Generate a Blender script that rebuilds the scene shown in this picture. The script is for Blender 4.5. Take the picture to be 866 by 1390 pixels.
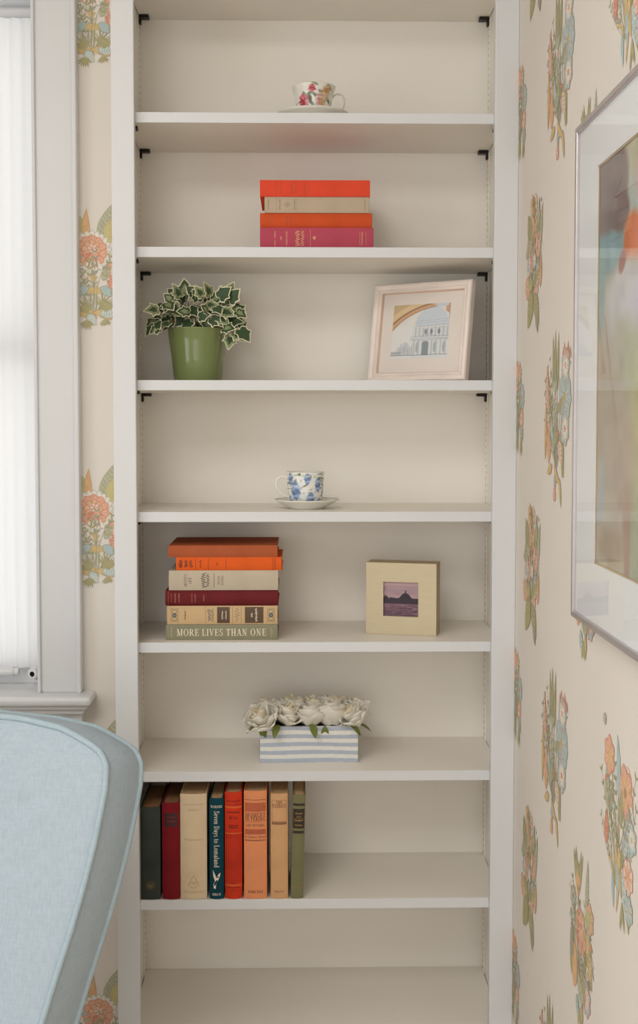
import bpy, bmesh, math, random
import numpy as np
from mathutils import Vector, Matrix, Euler
PI = math.pi
for o in list(bpy.data.objects): bpy.data.objects.remove(o, do_unlink=True)
scene = bpy.context.scene
C = scene.collection

# ------------------------------------------------------------------ camera
FPX, CAMD, EYE = 1640.0, 2.187, 1.38
cam_d = bpy.data.cameras.new('camera'); cam = bpy.data.objects.new('camera', cam_d); C.objects.link(cam)
cam_d.sensor_fit = 'VERTICAL'; cam_d.sensor_height = 36.0
cam_d.lens = FPX / 1390 * 36.0
cam_d.shift_y = -45 / 1390
yaw, pitch = math.atan(31 / FPX), -math.atan(76 / FPX)
cam.location = (0, -CAMD, EYE)
cam.rotation_euler = (PI / 2 + pitch, 0, -yaw)
cam_d.clip_start = 0.02
scene.camera = cam

# ------------------------------------------------------------------ light
world = bpy.data.worlds.new('daylight'); scene.world = world; world.use_nodes = True
wb = world.node_tree.nodes['Background']
wb.inputs['Color'].default_value = (1.0, 1.0, 1.0, 1); wb.inputs['Strength'].default_value = 1.2

def area(name, loc, rot, sx, sy, power, col):
    l = bpy.data.lights.new(name, 'AREA'); l.shape = 'RECTANGLE'; l.size = sx; l.size_y = sy
    l.energy = power; l.color = col
    o = bpy.data.objects.new(name, l); C.objects.link(o); o.location = loc; o.rotation_euler = rot
    return o
# side window inferred at left; rear window assumed, its area light added as fill
area('rear_daylight_fill', (-.65, -5.53, 1.40), (PI / 2, 0, 0), 2.0, 1.9, 22, (0.96, 0.98, 1.0))
area('daylight_side_window', (-2.53, -2.6, 1.5), (PI / 2, 0, -PI / 2), 1.8, 1.6, 18, (0.87, 0.945, 1.0))
# overhead fill added behind the camera to lift the shelves, no fixture
area('overhead_fill', (-.9, -2.3, 2.60), (0, 0, 0), 1.2, 1.2, 31, (1.0, 0.98, 0.955))
vs = scene.view_settings
vs.view_transform = 'Standard'; vs.look = 'None'; vs.gamma = 1.0; vs.use_curve_mapping = False
vs.exposure = 0.0

# ------------------------------------------------------------------ colour + materials
def lin(c):
    c = np.asarray(c, float) / 255.0
    return np.where(c <= 0.04045, c / 12.92, ((c + 0.055) / 1.055) ** 2.4)
def L4(c): return tuple(float(v) for v in lin(c)) + (1.0,)
MATS = {}
def mat(name, rgb, rough=0.5, var=0.06, scale=12.0, bump=0.0, bscale=200.0, metal=0.0, spec=0.4, stretch=(1, 1, 1)):
    if name in MATS: return MATS[name]
    m = bpy.data.materials.new(name); m.use_nodes = True; nt = m.node_tree; n = nt.nodes; l = nt.links
    b = n['Principled BSDF']; b.inputs['Roughness'].default_value = rough; b.inputs['Metallic'].default_value = metal
    b.inputs['Specular IOR Level'].default_value = spec
    tc = n.new('ShaderNodeTexCoord'); mp = n.new('ShaderNodeMapping'); mp.inputs['Scale'].default_value = stretch
    l.new(tc.outputs['Object'], mp.inputs['Vector'])
    t = n.new('ShaderNodeTexNoise'); t.inputs['Scale'].default_value = scale; t.inputs['Detail'].default_value = 4
    l.new(mp.outputs['Vector'], t.inputs['Vector'])
    r = n.new('ShaderNodeValToRGB'); c = lin(rgb)
    r.color_ramp.elements[0].position = 0.3; r.color_ramp.elements[1].position = 0.7
    r.color_ramp.elements[0].color = tuple(np.clip(c * (1 - var), 0, 1)) + (1,)
    r.color_ramp.elements[1].color = tuple(np.clip(c * (1 + var), 0, 1)) + (1,)
    l.new(t.outputs['Fac'], r.inputs['Fac']); l.new(r.outputs['Color'], b.inputs['Base Color'])
    if bump:
        t2 = n.new('ShaderNodeTexNoise'); t2.inputs['Scale'].default_value = bscale; t2.inputs['Detail'].default_value = 3
        l.new(mp.outputs['Vector'], t2.inputs['Vector'])
        bp = n.new('ShaderNodeBump'); bp.inputs['Strength'].default_value = bump; bp.inputs['Distance'].default_value = 0.001
        l.new(t2.outputs['Fac'], bp.inputs['Height']); l.new(bp.outputs['Normal'], b.inputs['Normal'])
    MATS[name] = m
    return m
def cloth(name, rgb, var=0.12, freq=1400.0, rough=0.8, bump=0.35):
    """woven cloth: two crossed wave textures plus blotchy wear"""
    if name in MATS: return MATS[name]
    m = mat(name, rgb, rough=rough, var=var, scale=22, spec=0.2); nt = m.node_tree; n = nt.nodes; l = nt.links
    b = n['Principled BSDF']; tc = n['Texture Coordinate']
    ws = []
    for ax in ('X', 'Z'):
        w = n.new('ShaderNodeTexWave'); w.bands_direction = ax; w.inputs['Scale'].default_value = freq / 6.283
        w.inputs['Distortion'].default_value = 1.2; w.inputs['Detail'].default_value = 1
        l.new(tc.outputs['Object'], w.inputs['Vector']); ws.append(w)
    mx = n.new('ShaderNodeMath'); mx.operation = 'ADD'
    l.new(ws[0].outputs['Fac'], mx.inputs[0]); l.new(ws[1].outputs['Fac'], mx.inputs[1])
    bp = n.new('ShaderNodeBump'); bp.inputs['Strength'].default_value = bump; bp.inputs['Distance'].default_value = 0.0004
    l.new(mx.outputs[0], bp.inputs['Height']); l.new(bp.outputs['Normal'], b.inputs['Normal'])
    return m
def attr_mat(name, rough=0.6, spec=0.3, coat=0.0):
    if name in MATS: return MATS[name]
    m = bpy.data.materials.new(name); m.use_nodes = True; nt = m.node_tree
    b = nt.nodes['Principled BSDF']; a = nt.nodes.new('ShaderNodeAttribute'); a.attribute_name = 'Col'
    nt.links.new(a.outputs['Color'], b.inputs['Base Color']); b.inputs['Roughness'].default_value = rough
    b.inputs['Specular IOR Level'].default_value = spec; b.inputs['Coat Weight'].default_value = coat
    b.inputs['Coat Roughness'].default_value = 0.06
    MATS[name] = m
    return m
def glass_mat(name, ior=1.45, tint=(1, 1, 1)):
    if name in MATS: return MATS[name]
    m = bpy.data.materials.new(name); m.use_nodes = True; nt = m.node_tree; n = nt.nodes; l = nt.links
    n.remove(n['Principled BSDF']); out = n['Material Output']
    f = n.new('ShaderNodeFresnel'); f.inputs['IOR'].default_value = ior
    t = n.new('ShaderNodeBsdfTransparent'); t.inputs['Color'].default_value = tuple(tint) + (1,)
    g = n.new('ShaderNodeBsdfGlossy'); g.inputs['Roughness'].default_value = 0.015
    mx = n.new('ShaderNodeMixShader')
    ge = n.new('ShaderNodeNewGeometry'); sb = n.new('ShaderNodeMath'); sb.operation = 'SUBTRACT'; sb.inputs[0].default_value = 1.0
    mu = n.new('ShaderNodeMath'); mu.operation = 'MULTIPLY'      # only the outer face mirrors; no total reflection inside the pane
    l.new(ge.outputs['Backfacing'], sb.inputs[1]); l.new(f.outputs[0], mu.inputs[0]); l.new(sb.outputs[0], mu.inputs[1])
    l.new(mu.outputs[0], mx.inputs[0]); l.new(t.outputs[0], mx.inputs[1]); l.new(g.outputs[0], mx.inputs[2])
    l.new(mx.outputs[0], out.inputs['Surface'])
    MATS[name] = m
    return m

M_CASE = mat('bookcase_paint', (243, 237, 227), rough=0.45, var=0.012, scale=5, bump=0.05, bscale=60)  # kept paler than the fronts to lift the shaded interior
M_TRIM = mat('trim_and_lit_front_tone', (217, 218, 219), rough=0.4, var=0.01, scale=6, bump=0.05, bscale=50)  # window trim; also greyed to hold down the lit bookcase fronts
M_PAPER = mat('wallpaper_ground', (230, 223, 214), rough=0.85, var=0.03, scale=3, spec=0.15, stretch=(1, 1, 0.15), bump=0.05, bscale=300)
M_CEIL = mat('ceiling_paint', (238, 235, 229), rough=0.9, var=0.01)
M_FLOOR = mat('pale_bounce_floor', (212, 196, 176), rough=0.45, var=0.18, scale=6, stretch=(8, 0.8, 1))  # unseen floor, colour paled to bounce light under the shelves
M_CLIP = mat('dark_clip_metal', (44, 38, 34), rough=0.4, var=0.15, scale=80, metal=0.5)
M_SLOT = mat('slot_shadow_brown', (186, 172, 152), rough=0.8, var=0.05)
M_PAGES = mat('paper_pages', (206, 172, 132), rough=0.9, var=0.22, scale=40, stretch=(30, 1, 1), spec=0.1)
M_PAGES_D = mat('paper_pages_browned', (150, 112, 78), rough=0.9, var=0.25, scale=40, stretch=(30, 1, 1), spec=0.1)

# ------------------------------------------------------------------ object helpers
def obj(name, me, m=None, parent=None):
    o = bpy.data.objects.new(name, me); C.objects.link(o)
    if m is not None:
        me.materials.clear()
        for x in (m if isinstance(m, (list, tuple)) else [m]): me.materials.append(x)
    if parent is not None: o.parent = parent
    return o
def tag(o, label, cat, group=None):
    o['label'] = label; o['category'] = cat
    if group: o['group'] = group
    return o
def thing(name, label, cat, loc=(0, 0, 0), rot=(0, 0, 0), group=None):
    o = bpy.data.objects.new(name, None); C.objects.link(o); o.empty_display_size = 0.02
    o.location = loc; o.rotation_euler = rot
    return tag(o, label, cat, group)
def mesh(name, v, f, smooth=False):
    me = bpy.data.meshes.new(name); me.from_pydata([tuple(map(float, p)) for p in v], [], f); me.update()
    if smooth: me.polygons.foreach_set('use_smooth', [True] * len(me.polygons))
    return me
class MB:
    def __init__(s): s.v = []; s.f = []; s.mi = []; s.cur = 0
    def add(s, v, f):
        b = len(s.v); s.v += [tuple(map(float, p)) for p in v]; s.f += [[b + i for i in q] for q in f]; s.mi += [s.cur] * len(f)
    def box(s, x0, x1, y0, y1, z0, z1):
        s.add([(x0, y0, z0), (x1, y0, z0), (x1, y1, z0), (x0, y1, z0), (x0, y0, z1), (x1, y0, z1), (x1, y1, z1), (x0, y1, z1)],
              [(3, 2, 1, 0), (4, 5, 6, 7), (0, 1, 5, 4), (1, 2, 6, 5), (2, 3, 7, 6), (3, 0, 4, 7)])
        return s
    def grid(s, P, closed_u=False, closed_v=False):
        """P[i][j] rows of points"""
        nu, nv = len(P), len(P[0]); v = [p for row in P for p in row]; f = []
        for i in range(nu if closed_u else nu - 1):
            for j in range(nv if closed_v else nv - 1):
                a, b = i, (i + 1) % nu; c, d = j, (j + 1) % nv
                f.append((a * nv + c, b * nv + c, b * nv + d, a * nv + d))
        s.add(v, f); return s
    def lathe(s, prof, n=48, c=(0, 0, 0)):
        P = [[(c[0] + r * math.cos(2 * PI * k / n), c[1] + r * math.sin(2 * PI * k / n), c[2] + z) for r, z in prof] for k in range(n)]
        return s.grid(P, closed_u=True)
    def tube(s, pts, r, n=8, closed=False, cap=True):
        pts = [Vector(p) for p in pts]; N = len(pts); rows = []
        rr = r if isinstance(r, (list, tuple)) else [r] * N
        up = None
        for i in range(N):
            a = pts[i - 1] if (i > 0 or closed) else pts[i]; b = pts[(i + 1) % N] if (i < N - 1 or closed) else pts[i]
            t = (b - a).normalized()
            if up is None: up = t.orthogonal().normalized()
            up = (up - t * up.dot(t)).normalized(); w = t.cross(up)
            rows.append([tuple(pts[i] + (up * math.cos(2 * PI * k / n) + w * math.sin(2 * PI * k / n)) * rr[i]) for k in range(n)])
        b0 = len(s.v)
        s.grid(rows, closed_u=closed, closed_v=True)
        if cap and not closed:
            s.f.append([b0 + k for k in range(n)][::-1]); s.f.append([b0 + (N - 1) * n + k for k in range(n)]); s.mi += [s.cur] * 2
        return s
    def build(s, name, m, parent=None, smooth=False, bevel=0.0, seg=2):
        me = mesh(name, s.v, s.f, smooth); o = obj(name, me, m, parent)
        if isinstance(m, (list, tuple)): me.polygons.foreach_set('material_index', s.mi)
        if bevel:
            b = o.modifiers.new('bevel', 'BEVEL'); b.width = bevel; b.segments = seg; b.limit_method = 'ANGLE'; b.harden_normals = False
        return o
def bx(name, m, parent, x0, x1, y0, y1, z0, z1, bevel=0.0015):
    return MB().box(x0, x1, y0, y1, z0, z1).build(name, m, parent, bevel=bevel)
def struct(o): o['kind'] = 'structure'; return o
def fixnormals(o):
    bm = bmesh.new(); bm.from_mesh(o.data); bmesh.ops.recalc_face_normals(bm, faces=bm.faces); bm.to_mesh(o.data); bm.free(); return o

# value noise on arrays (for printed pictures)
def vnoise(u, v, seed, f):
    r = np.random.RandomState(seed).rand(64, 64)
    x, y = u * f, v * f; xi, yi = np.floor(x).astype(int), np.floor(y).astype(int); fx, fy = x - xi, y - yi
    fx, fy = fx * fx * (3 - 2 * fx), fy * fy * (3 - 2 * fy); g = lambda a, b: r[a % 64, b % 64]
    return (g(xi, yi) * (1 - fx) + g(xi + 1, yi) * fx) * (1 - fy) + (g(xi, yi + 1) * (1 - fx) + g(xi + 1, yi + 1) * fx) * fy
class Canvas:
    """paints a flat print as colours of a fine grid; u to the right, v up, both 0..1"""
    def __init__(s, nx, ny, base):
        s.nx, s.ny = nx, ny; s.u, s.v = np.meshgrid(np.linspace(0, 1, nx), np.linspace(0, 1, ny)); s.a = np.zeros((ny, nx, 3)); s.a[:] = base
    def put(s, mask, col, al=1.0):
        w = np.clip(mask, 0, 1)[..., None] * al; s.a = s.a * (1 - w) + np.array(col, float) * w
    def ell(s, cu, cv, ru, rv, col, al=1.0, soft=0.15, rot=0.0):
        du, dv = s.u - cu, s.v - cv; c, n = math.cos(rot), math.sin(rot)
        d = np.hypot((du * c + dv * n) / ru, (-du * n + dv * c) / rv); s.put((1 + soft / 2 - d) / soft, col, al)
    def rect(s, u0, u1, v0, v1, col, al=1.0): s.put(((s.u >= u0) & (s.u <= u1) & (s.v >= v0) & (s.v <= v1)).astype(float), col, al)
    def line(s, u0, v0, u1, v1, w, col, al=1.0):
        du, dv = u1 - u0, v1 - v0; L = du * du + dv * dv + 1e-9; t = np.clip(((s.u - u0) * du + (s.v - v0) * dv) / L, 0, 1)
        d = np.hypot(s.u - u0 - t * du, s.v - v0 - t * dv); s.put((w - d) / (0.5 / s.nx) + 0.5, col, al)
    def mesh(s, name, w, h, fn=None):
        """flat rectangle in local x,z (origin lower left) facing -y, or fn(u,v)->point"""
        if fn is None: V = [(float(a) * w, 0, float(b) * h) for a, b in zip(s.u.ravel(), s.v.ravel())]
        else: V = [fn(float(a), float(b)) for a, b in zip(s.u.ravel(), s.v.ravel())]
        nx = s.nx; F = [(j * nx + i, j * nx + i + 1, (j + 1) * nx + i + 1, (j + 1) * nx + i) for j in range(s.ny - 1) for i in range(nx - 1)]
        me = mesh(name, V, F, smooth=fn is not None)
        a = me.color_attributes.new('Col', 'FLOAT_COLOR', 'POINT')
        buf = np.ones((len(V), 4)); buf[:, :3] = lin(np.clip(s.a, 0, 255).reshape(-1, 3)); a.data.foreach_set('color', buf.ravel())
        return me

# ------------------------------------------------------------------ room shell
XW, YW = 0.4002, 0.27                 # right wall plane, window wall plane
XL, YF, ZC = -2.6, -5.6, 2.62
struct(MB().box(XL - .1, XW + .1, YF - .1, YW + .12, -0.1, 0).build('floor', M_FLOOR))
struct(MB().box(XL - .1, XW + .1, YF - .1, YW + .12, ZC, ZC + .1).build('ceiling', M_CEIL))
wall_right = struct(MB().box(XW, XW + .1, YF, YW, 0, ZC).build('wall_right', M_PAPER))
WX0, WX1, WZ0, WZ1 = -1.48, -0.499, 0.815, 2.26     # window opening
w = MB()
w.box(XL, WX0, YW, YW + .12, 0, ZC); w.box(WX1, XW + .1, YW, YW + .12, 0, ZC)
w.box(WX0, WX1, YW, YW + .12, 0, WZ0); w.box(WX0, WX1, YW, YW + .12, WZ1, ZC)
wall_back = struct(w.build('wall_back', M_PAPER))
w = MB(); a0, a1, b0, b1 = -3.5, -1.7, 0.7, 2.3
w.box(XL - .1, XL, YF, a0, 0, ZC); w.box(XL - .1, XL, a1, YW, 0, ZC); w.box(XL - .1, XL, a0, a1, 0, b0); w.box(XL - .1, XL, a0, a1, b1, ZC)
M_TAUPE = mat('pale_wall_paint', (236, 231, 224), rough=.85, var=.02)
struct(w.build('wall_left', M_TAUPE))
w = MB(); a0, a1, b0, b1 = -1.65, 0.35, 0.45, 2.35
w.box(XL, a0, YF - .1, YF, 0, ZC); w.box(a1, XW, YF - .1, YF, 0, ZC); w.box(a0, a1, YF - .1, YF, 0, b0); w.box(a0, a1, YF - .1, YF, b1, ZC)
struct(w.build('wall_front', M_TAUPE))
struct(MB().box(XW - .014, XW, YF, -.001, 0, .13).build('baseboard_right', M_TRIM, bevel=.004))
struct(MB().box(XL, -.331, YW - .014, YW, 0, .13).build('baseboard_back', M_TRIM, bevel=.004))

# ------------------------------------------------------------------ window (left edge of the picture)
win = bpy.data.objects.new('window_1', None); C.objects.link(win); struct(win)
win['label'] = 'white painted sash window with moulded casing and deep sill'
def casing(name, x0, x1, z0, z1, flip):
    b = MB(); b.box(x0, x1, .247, YW, z0, z1)
    xo0, xo1 = (x1 - .010, x1) if not flip else (x0, x0 + .010)
    xi0, xi1 = (x0, x0 + .007) if not flip else (x1 - .007, x1)
    b.box(xo0, xo1, .240, .247, z0, z1); b.box(xi0, xi1, .241, .247, z0, z1)
    return b.build(name, M_TRIM, win, bevel=.0025)
casing('casing', -0.523, -0.4346, .834, 2.345, False)
casing('casing', -1.545, -1.456, .834, 2.345, True)
b = MB(); b.box(-1.456, -.523, .247, YW, 2.222, 2.345); b.box(-1.456, -.523, .241, .247, 2.222, 2.229); b.build('head_casing', M_TRIM, win, bevel=.0025)
# stool and its stepped apron moulding, with returned ends
bx('stool', M_TRIM, win, -1.57, -.409, .200, .345, .816, .8345, bevel=.007)
bx('apron_moulding', M_TRIM, win, -1.56, -.419, .214, YW, .806, .816, bevel=.004)
bx('apron_moulding', M_TRIM, win, -1.552, -.427, .226, YW, .794, .806, bevel=.004)
bx('apron', M_TRIM, win, -1.545, -.434, .244, YW, .715, .794, bevel=.003)
bx('jamb', M_TRIM, win, WX1 - .002, WX1 + .02, YW, YW + .115, .834, WZ1, bevel=.001)
bx('jamb', M_TRIM, win, WX0 - .02, WX0 + .002, YW, YW + .115, .834, WZ1, bevel=.001)
bx('head_jamb', M_TRIM, win, WX0, WX1, YW, YW + .115, WZ1 - .02, WZ1 + .01, bevel=.001)
for z0, z1, y in ((.834, 1.53, .335), (1.50, 2.245, .362)):
    s = MB(); s.box(WX0, WX0 + .03, y, y + .03, z0, z1); s.box(WX1 - .03, WX1, y, y + .03, z0, z1)
    s.box(WX0 + .03, WX1 - .03, y, y + .03, z0, z0 + .055); s.box(WX0 + .03, WX1 - .03, y, y + .03, z1 - .03, z1)
    so = s.build('sash', M_TRIM, win, bevel=.003)
    MB().box(WX0 + .025, WX1 - .025, y + .013, y + .017, z0 + .05, z1 - .025).build('pane', glass_mat('window_glass', 1.4), so)
# open tube socket on the sill corner
s = MB(); s.lathe([(.0055, 0), (.0112, 0), (.0122, .002), (.0122, .010), (.0135, .011), (.0135, .022), (.0, .022)], 28)
so = s.build('rod_socket', M_TRIM, win, smooth=True); so.location = (-.5410, .276, .866); so.rotation_euler = (-PI / 2, 0, -.35)
s = MB(); s.lathe([(.0, .012), (.0055, .012), (.0055, 0.0)], 20); q = s.build('socket_bore', mat('bore_dark', (60, 50, 42), rough=.8), so, smooth=True)

M_SHEER = bpy.data.materials.new('sheer_white_voile'); M_SHEER.use_nodes = True
nt = M_SHEER.node_tree; n_ = nt.nodes; n_.remove(n_['Principled BSDF'])
d_ = n_.new('ShaderNodeBsdfDiffuse'); d_.inputs['Color'].default_value = (.92, .92, .915, 1)
t_ = n_.new('ShaderNodeBsdfTranslucent'); t_.inputs['Color'].default_value = (.95, .95, .945, 1)
tr_ = n_.new('ShaderNodeBsdfTransparent'); x1 = n_.new('ShaderNodeMixShader'); x2 = n_.new('ShaderNodeMixShader'); x1.inputs[0].default_value = .6
no_ = n_.new('ShaderNodeTexNoise'); no_.inputs['Scale'].default_value = 60; mr = n_.new('ShaderNodeMapRange'); mr.inputs['To Min'].default_value = .0; mr.inputs['To Max'].default_value = .06
nt.links.new(no_.outputs['Fac'], mr.inputs['Value']); nt.links.new(mr.outputs[0], x2.inputs[0])
nt.links.new(d_.outputs[0], x1.inputs[1]); nt.links.new(t_.outputs[0], x1.inputs[2]); nt.links.new(x1.outputs[0], x2.inputs[1]); nt.links.new(tr_.outputs[0], x2.inputs[2])
nt.links.new(x2.outputs[0], n_['Material Output'].inputs['Surface'])
cur = thing('sheer_curtain', 'sheer white curtain gathered on rods across the bright window', 'curtain', (0, 0, 0))
rows = []
for i in range(36):
    tz = i / 35; z = .874 + tz * (2.197 - .874); amp = .0014 + .003 * (abs(tz - .5) * 2) ** 3
    rows.append([(-1.45 + (1.45 - .506) * j / 260, .306 + amp * math.sin(j * .9 + .6 * math.sin(j * .21)) + .001 * math.sin(j * .17 + tz * 3), z) for j in range(261)])
MB().grid(rows).build('voile', M_SHEER, cur, smooth=True)
b = MB(); b.tube([(-1.44, .303, 2.209), (-.506, .303, 2.209)], .0095, 14); b.build('top_rod', M_TRIM, cur, smooth=False, bevel=.001)
b = MB(); b.tube([(-1.44, .301, .867), (-.584, .301, .867)], .0095, 14); b.tube([(-.5842, .301, .867), (-.5735, .301, .867)], .0078, 14); b.build('bottom_rod', M_TRIM, cur)

# ------------------------------------------------------------------ bookcase
BX0, BX1 = -0.3295, 0.4001
SH = [1.9385 - .2404 * k for k in range(-1, 8)]; SH[0] = 2.199      # shelf tops, highest first
case = thing('bookcase', 'tall cream painted bookcase with open adjustable shelves in the corner', 'bookcase', (0, 0, 0))
IX0, IX1, YB = BX0 + .019, BX1 - .0161, 0.26
ZT = 2.5
bx('side_panel', M_CASE, case, BX0, IX0, .019, YB, 0, ZT); bx('side_panel', M_CASE, case, IX1, BX1, .019, YB, 0, ZT)
bx('back_panel', M_CASE, case, BX0, BX1, YB, YB + .009, 0, ZT)
bx('stile', M_TRIM, case, BX0, -.2885, 0, .019, 0, ZT, bevel=.0015); bx('stile', M_TRIM, case, .3572, BX1, 0, .019, 0, ZT, bevel=.0015)  # greyer than the interior, balancing lit face against shade by colour
bx('top_rail', M_CASE, case, -.2885, .3572, 0, .019, 2.42, ZT); bx('top_board', M_CASE, case, IX0, IX1, .019, YB, 2.44, 2.46)
bx('plinth_rail', M_CASE, case, -.2885, .3572, 0, .019, 0, .1)
clipm = None
def clip_mesh():
    b = MB(); b.box(0, .020, -.009, .009, -.0062, 0); b.box(0, .0045, -.006, .006, -.017, -.0062)
    return b
for k, z in enumerate(SH):
    s = MB().box(IX0 + .0015, IX1 - .0015, .0210, YB - .0005, z - .0185, z).build('shelf', M_CASE, case, bevel=.0006)
    MB().box(IX0 + .0015, IX1 - .0015, .0195, .0210, z - .0185, z).build('front_edge_tone', M_TRIM, s, bevel=.0005)  # added strip, its colour tones down the light on the shelf front
    for sx in (0, 1):
        for y in (.052, .236):
            if clipm is None:
                c = clip_mesh().build('shelf_clip', M_CLIP, s, bevel=.001); clipm = c.data
            else:
                c = obj('shelf_clip', clipm, None, s); bb = c.modifiers.new('bevel', 'BEVEL'); bb.width = .001; bb.segments = 1
            c.location = (IX0 + .002, y, z - .0187) if sx == 0 else (IX1 - .002, y, z - .0187)
            if sx: c.rotation_euler = (0, 0, PI)
for sx in (0, 1):
    for y in (.052, .236):
        x0, x1 = (IX0, IX0 + .002) if sx == 0 else (IX1 - .002, IX1)
        st = MB().box(x0, x1, y - .008, y + .008, .03, 2.43).build('shelf_standard', M_CASE, case, bevel=.0006)
        b = MB(); z = .06
        while z < 2.4:
            xs = (x0 + .0019, x1 + .00015) if sx == 0 else (x0 - .00015, x0 + .0001)
            b.box(xs[0], xs[1], y - .003, y + .003, z, z + .0036); z += .0127
        so = b.build('slot_row', M_SLOT, st); so['kind'] = 'stuff'

# ------------------------------------------------------------------ serif stroke lettering
TK, TN = .155, .062
def _seg(x0, y0, x1, y1, w): 
    dx, dy = x1 - x0, y1 - y0; L = math.hypot(dx, dy); nx, ny = -dy / L * w / 2, dx / L * w / 2
    return [(x0 + nx, y0 + ny), (x0 - nx, y0 - ny), (x1 - nx, y1 - ny), (x1 + nx, y1 + ny)]
def _stem(x0, y0, x1, y1, w):                   # horizontal-width stem
    return [(x0 - w / 2, y0), (x0 + w / 2, y0), (x1 + w / 2, y1), (x1 - w / 2, y1)]
def _arc(cx, cy, rx, ry, a0, a1, tk=TK, tn=TN, n=14):
    q = []; pr = None
    for i in range(n + 1):
        a = math.radians(a0 + (a1 - a0) * i / n); w = tn + (tk - tn) * abs(math.cos(a)) ** 1.6
        o = (cx + rx * math.cos(a), cy + ry * math.sin(a)); r = (cx + (rx - w) * math.cos(a), cy + (ry - max(tn, w * .5)) * math.sin(a))
        if pr: q.append([pr[0], o, r, pr[1]])
        pr = (o, r)
    return q
def _sf(x, y, w=.3, up=0): return [(x - w / 2, y - (TN if up else 0)), (x + w / 2, y - (TN if up else 0)), (x + w / 2, y + (0 if up else TN)), (x - w / 2, y + (0 if up else TN))]
def _glyphs():
    S, T, A, F, K, N = _seg, _stem, _arc, _sf, TK, TN
    v = lambda x, w=K: [T(x, 0, x, 1, w), F(x, 0), F(x, 1, .3, 1)]
    g = {}
    g['I'] = (.4, v(.2)); g['L'] = (.68, v(.2) + [S(.2, N / 2, .64, N / 2, N), S(.62, 0, .62, .25, N)])
    g['E'] = (.72, v(.2) + [S(.2, N / 2, .64, N / 2, N), S(.2, 1 - N / 2, .62, 1 - N / 2, N), S(.2, .52, .5, .52, N), S(.63, 0, .63, .25, N), S(.61, .76, .61, 1, N), S(.5, .42, .5, .62, N)])
    g['F'] = (.68, v(.2) + [S(.2, 1 - N / 2, .62, 1 - N / 2, N), S(.2, .52, .5, .52, N), S(.61, .76, .61, 1, N), S(.5, .42, .5, .62, N)])
    g['T'] = (.76, [T(.38, 0, .38, 1, K), F(.38, 0), S(.06, 1 - N / 2, .7, 1 - N / 2, N), S(.07, .75, .07, 1, N), S(.69, .75, .69, 1, N)])
    g['H'] = (.86, v(.2) + v(.66) + [S(.2, .52, .66, .52, N)])
    g['N'] = (.9, v(.2, N) + [T(.68, 0, .68, 1, N), F(.68, 1, .3, 1), T(.68, 0, .18, 1, K)])
    g['M'] = (1.06, v(.18, N) + v(.86) + [T(.52, .02, .2, 1, K), T(.52, .02, .86, 1, N)])
    g['A'] = (.82, [T(.14, 0, .4, 1, N), T(.66, 0, .42, 1, K), S(.22, .33, .6, .33, N), F(.14, 0, .26), F(.66, 0, .3)])
    g['V'] = (.8, [T(.4, 0, .14, 1, K), T(.4, 0, .66, 1, N), F(.14, 1, .3, 1), F(.66, 1, .26, 1)])
    g['W'] = (1.1, [T(.36, 0, .14, 1, K), T(.36, 0, .56, 1, N), T(.76, 0, .54, 1, K), T(.76, 0, .96, 1, N), F(.14, 1, .3, 1), F(.96, 1, .26, 1)])
    g['Y'] = (.8, [T(.4, .45, .14, 1, K), T(.4, .45, .66, 1, N), T(.4, 0, .4, .47, K), F(.4, 0), F(.14, 1, .3, 1), F(.66, 1, .26, 1)])
    g['K'] = (.82, v(.2) + [S(.24, .45, .66, 1, N), T(.68, 0, .36, .6, K), F(.68, 0, .28), F(.64, 1, .26, 1)])
    g['O'] = (.88, A(.44, .5, .4, .52, 0, 360, n=28)); g['C'] = (.8, A(.44, .5, .4, .52, 45, 315, n=22) + [S(.7, .68, .7, .98, N)])
    g['G'] = (.88, A(.44, .5, .4, .52, 45, 330, n=22) + [S(.7, .68, .7, .98, N), T(.7, .06, .7, .42, K), F(.7, .40, .26)])
    g['Q'] = g['O']; g['D'] = (.86, v(.2) + A(.38, .5, .42, .5, -90, 90) + [S(.2, N / 2, .4, N / 2, N), S(.2, 1 - N / 2, .4, 1 - N / 2, N)])
    g['P'] = (.74, v(.2) + A(.38, .74, .28, .26, -90, 90) + [S(.2, .5, .4, .5, N), S(.2, 1 - N / 2, .4, 1 - N / 2, N)])
    g['R'] = (.84, g['P'][1] + [T(.7, 0, .4, .5, K), F(.7, 0, .26)])
    g['B'] = (.76, g['P'][1] + A(.38, .26, .32, .27, -90, 90) + [S(.2, N / 2, .4, N / 2, N)])
    g['U'] = (.86, [T(.2, .3, .2, 1, K), T(.66, .3, .66, 1, N), F(.2, 1, .3, 1), F(.66, 1, .26, 1)] + A(.425, .32, .3, .33, 180, 360))
    g['J'] = (.5, [T(.3, .2, .3, 1, K), F(.3, 1, .3, 1)] + A(.18, .2, .2, .22, 200, 360))
    g['S'] = (.62, A(.31, .74, .24, .27, 40, 270) + A(.31, .26, .26, .27, -140, 90) + [S(.53, .72, .53, .98, N), S(.07, .04, .07, .3, N)])
    lo = lambda x, w=K * .8: [T(x, 0, x, .62, w), F(x, 0, .24)]
    k2 = dict(tk=K * .85, tn=N)
    g['o'] = (.58, A(.29, .31, .27, .33, 0, 360, n=20, **k2)); g['e'] = (.54, A(.28, .31, .25, .33, 10, 320, n=18, **k2) + [S(.06, .34, .5, .34, N)])
    g['n'] = (.64, lo(.15) + [T(.48, 0, .48, .45, K * .8), F(.48, 0, .24)] + A(.32, .4, .22, .24, 0, 150, **k2)); g['m'] = (.98, g['n'][1] + [T(.82, 0, .82, .45, K * .8), F(.82, 0, .24)] + A(.65, .4, .22, .24, 0, 150, **k2))
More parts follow.
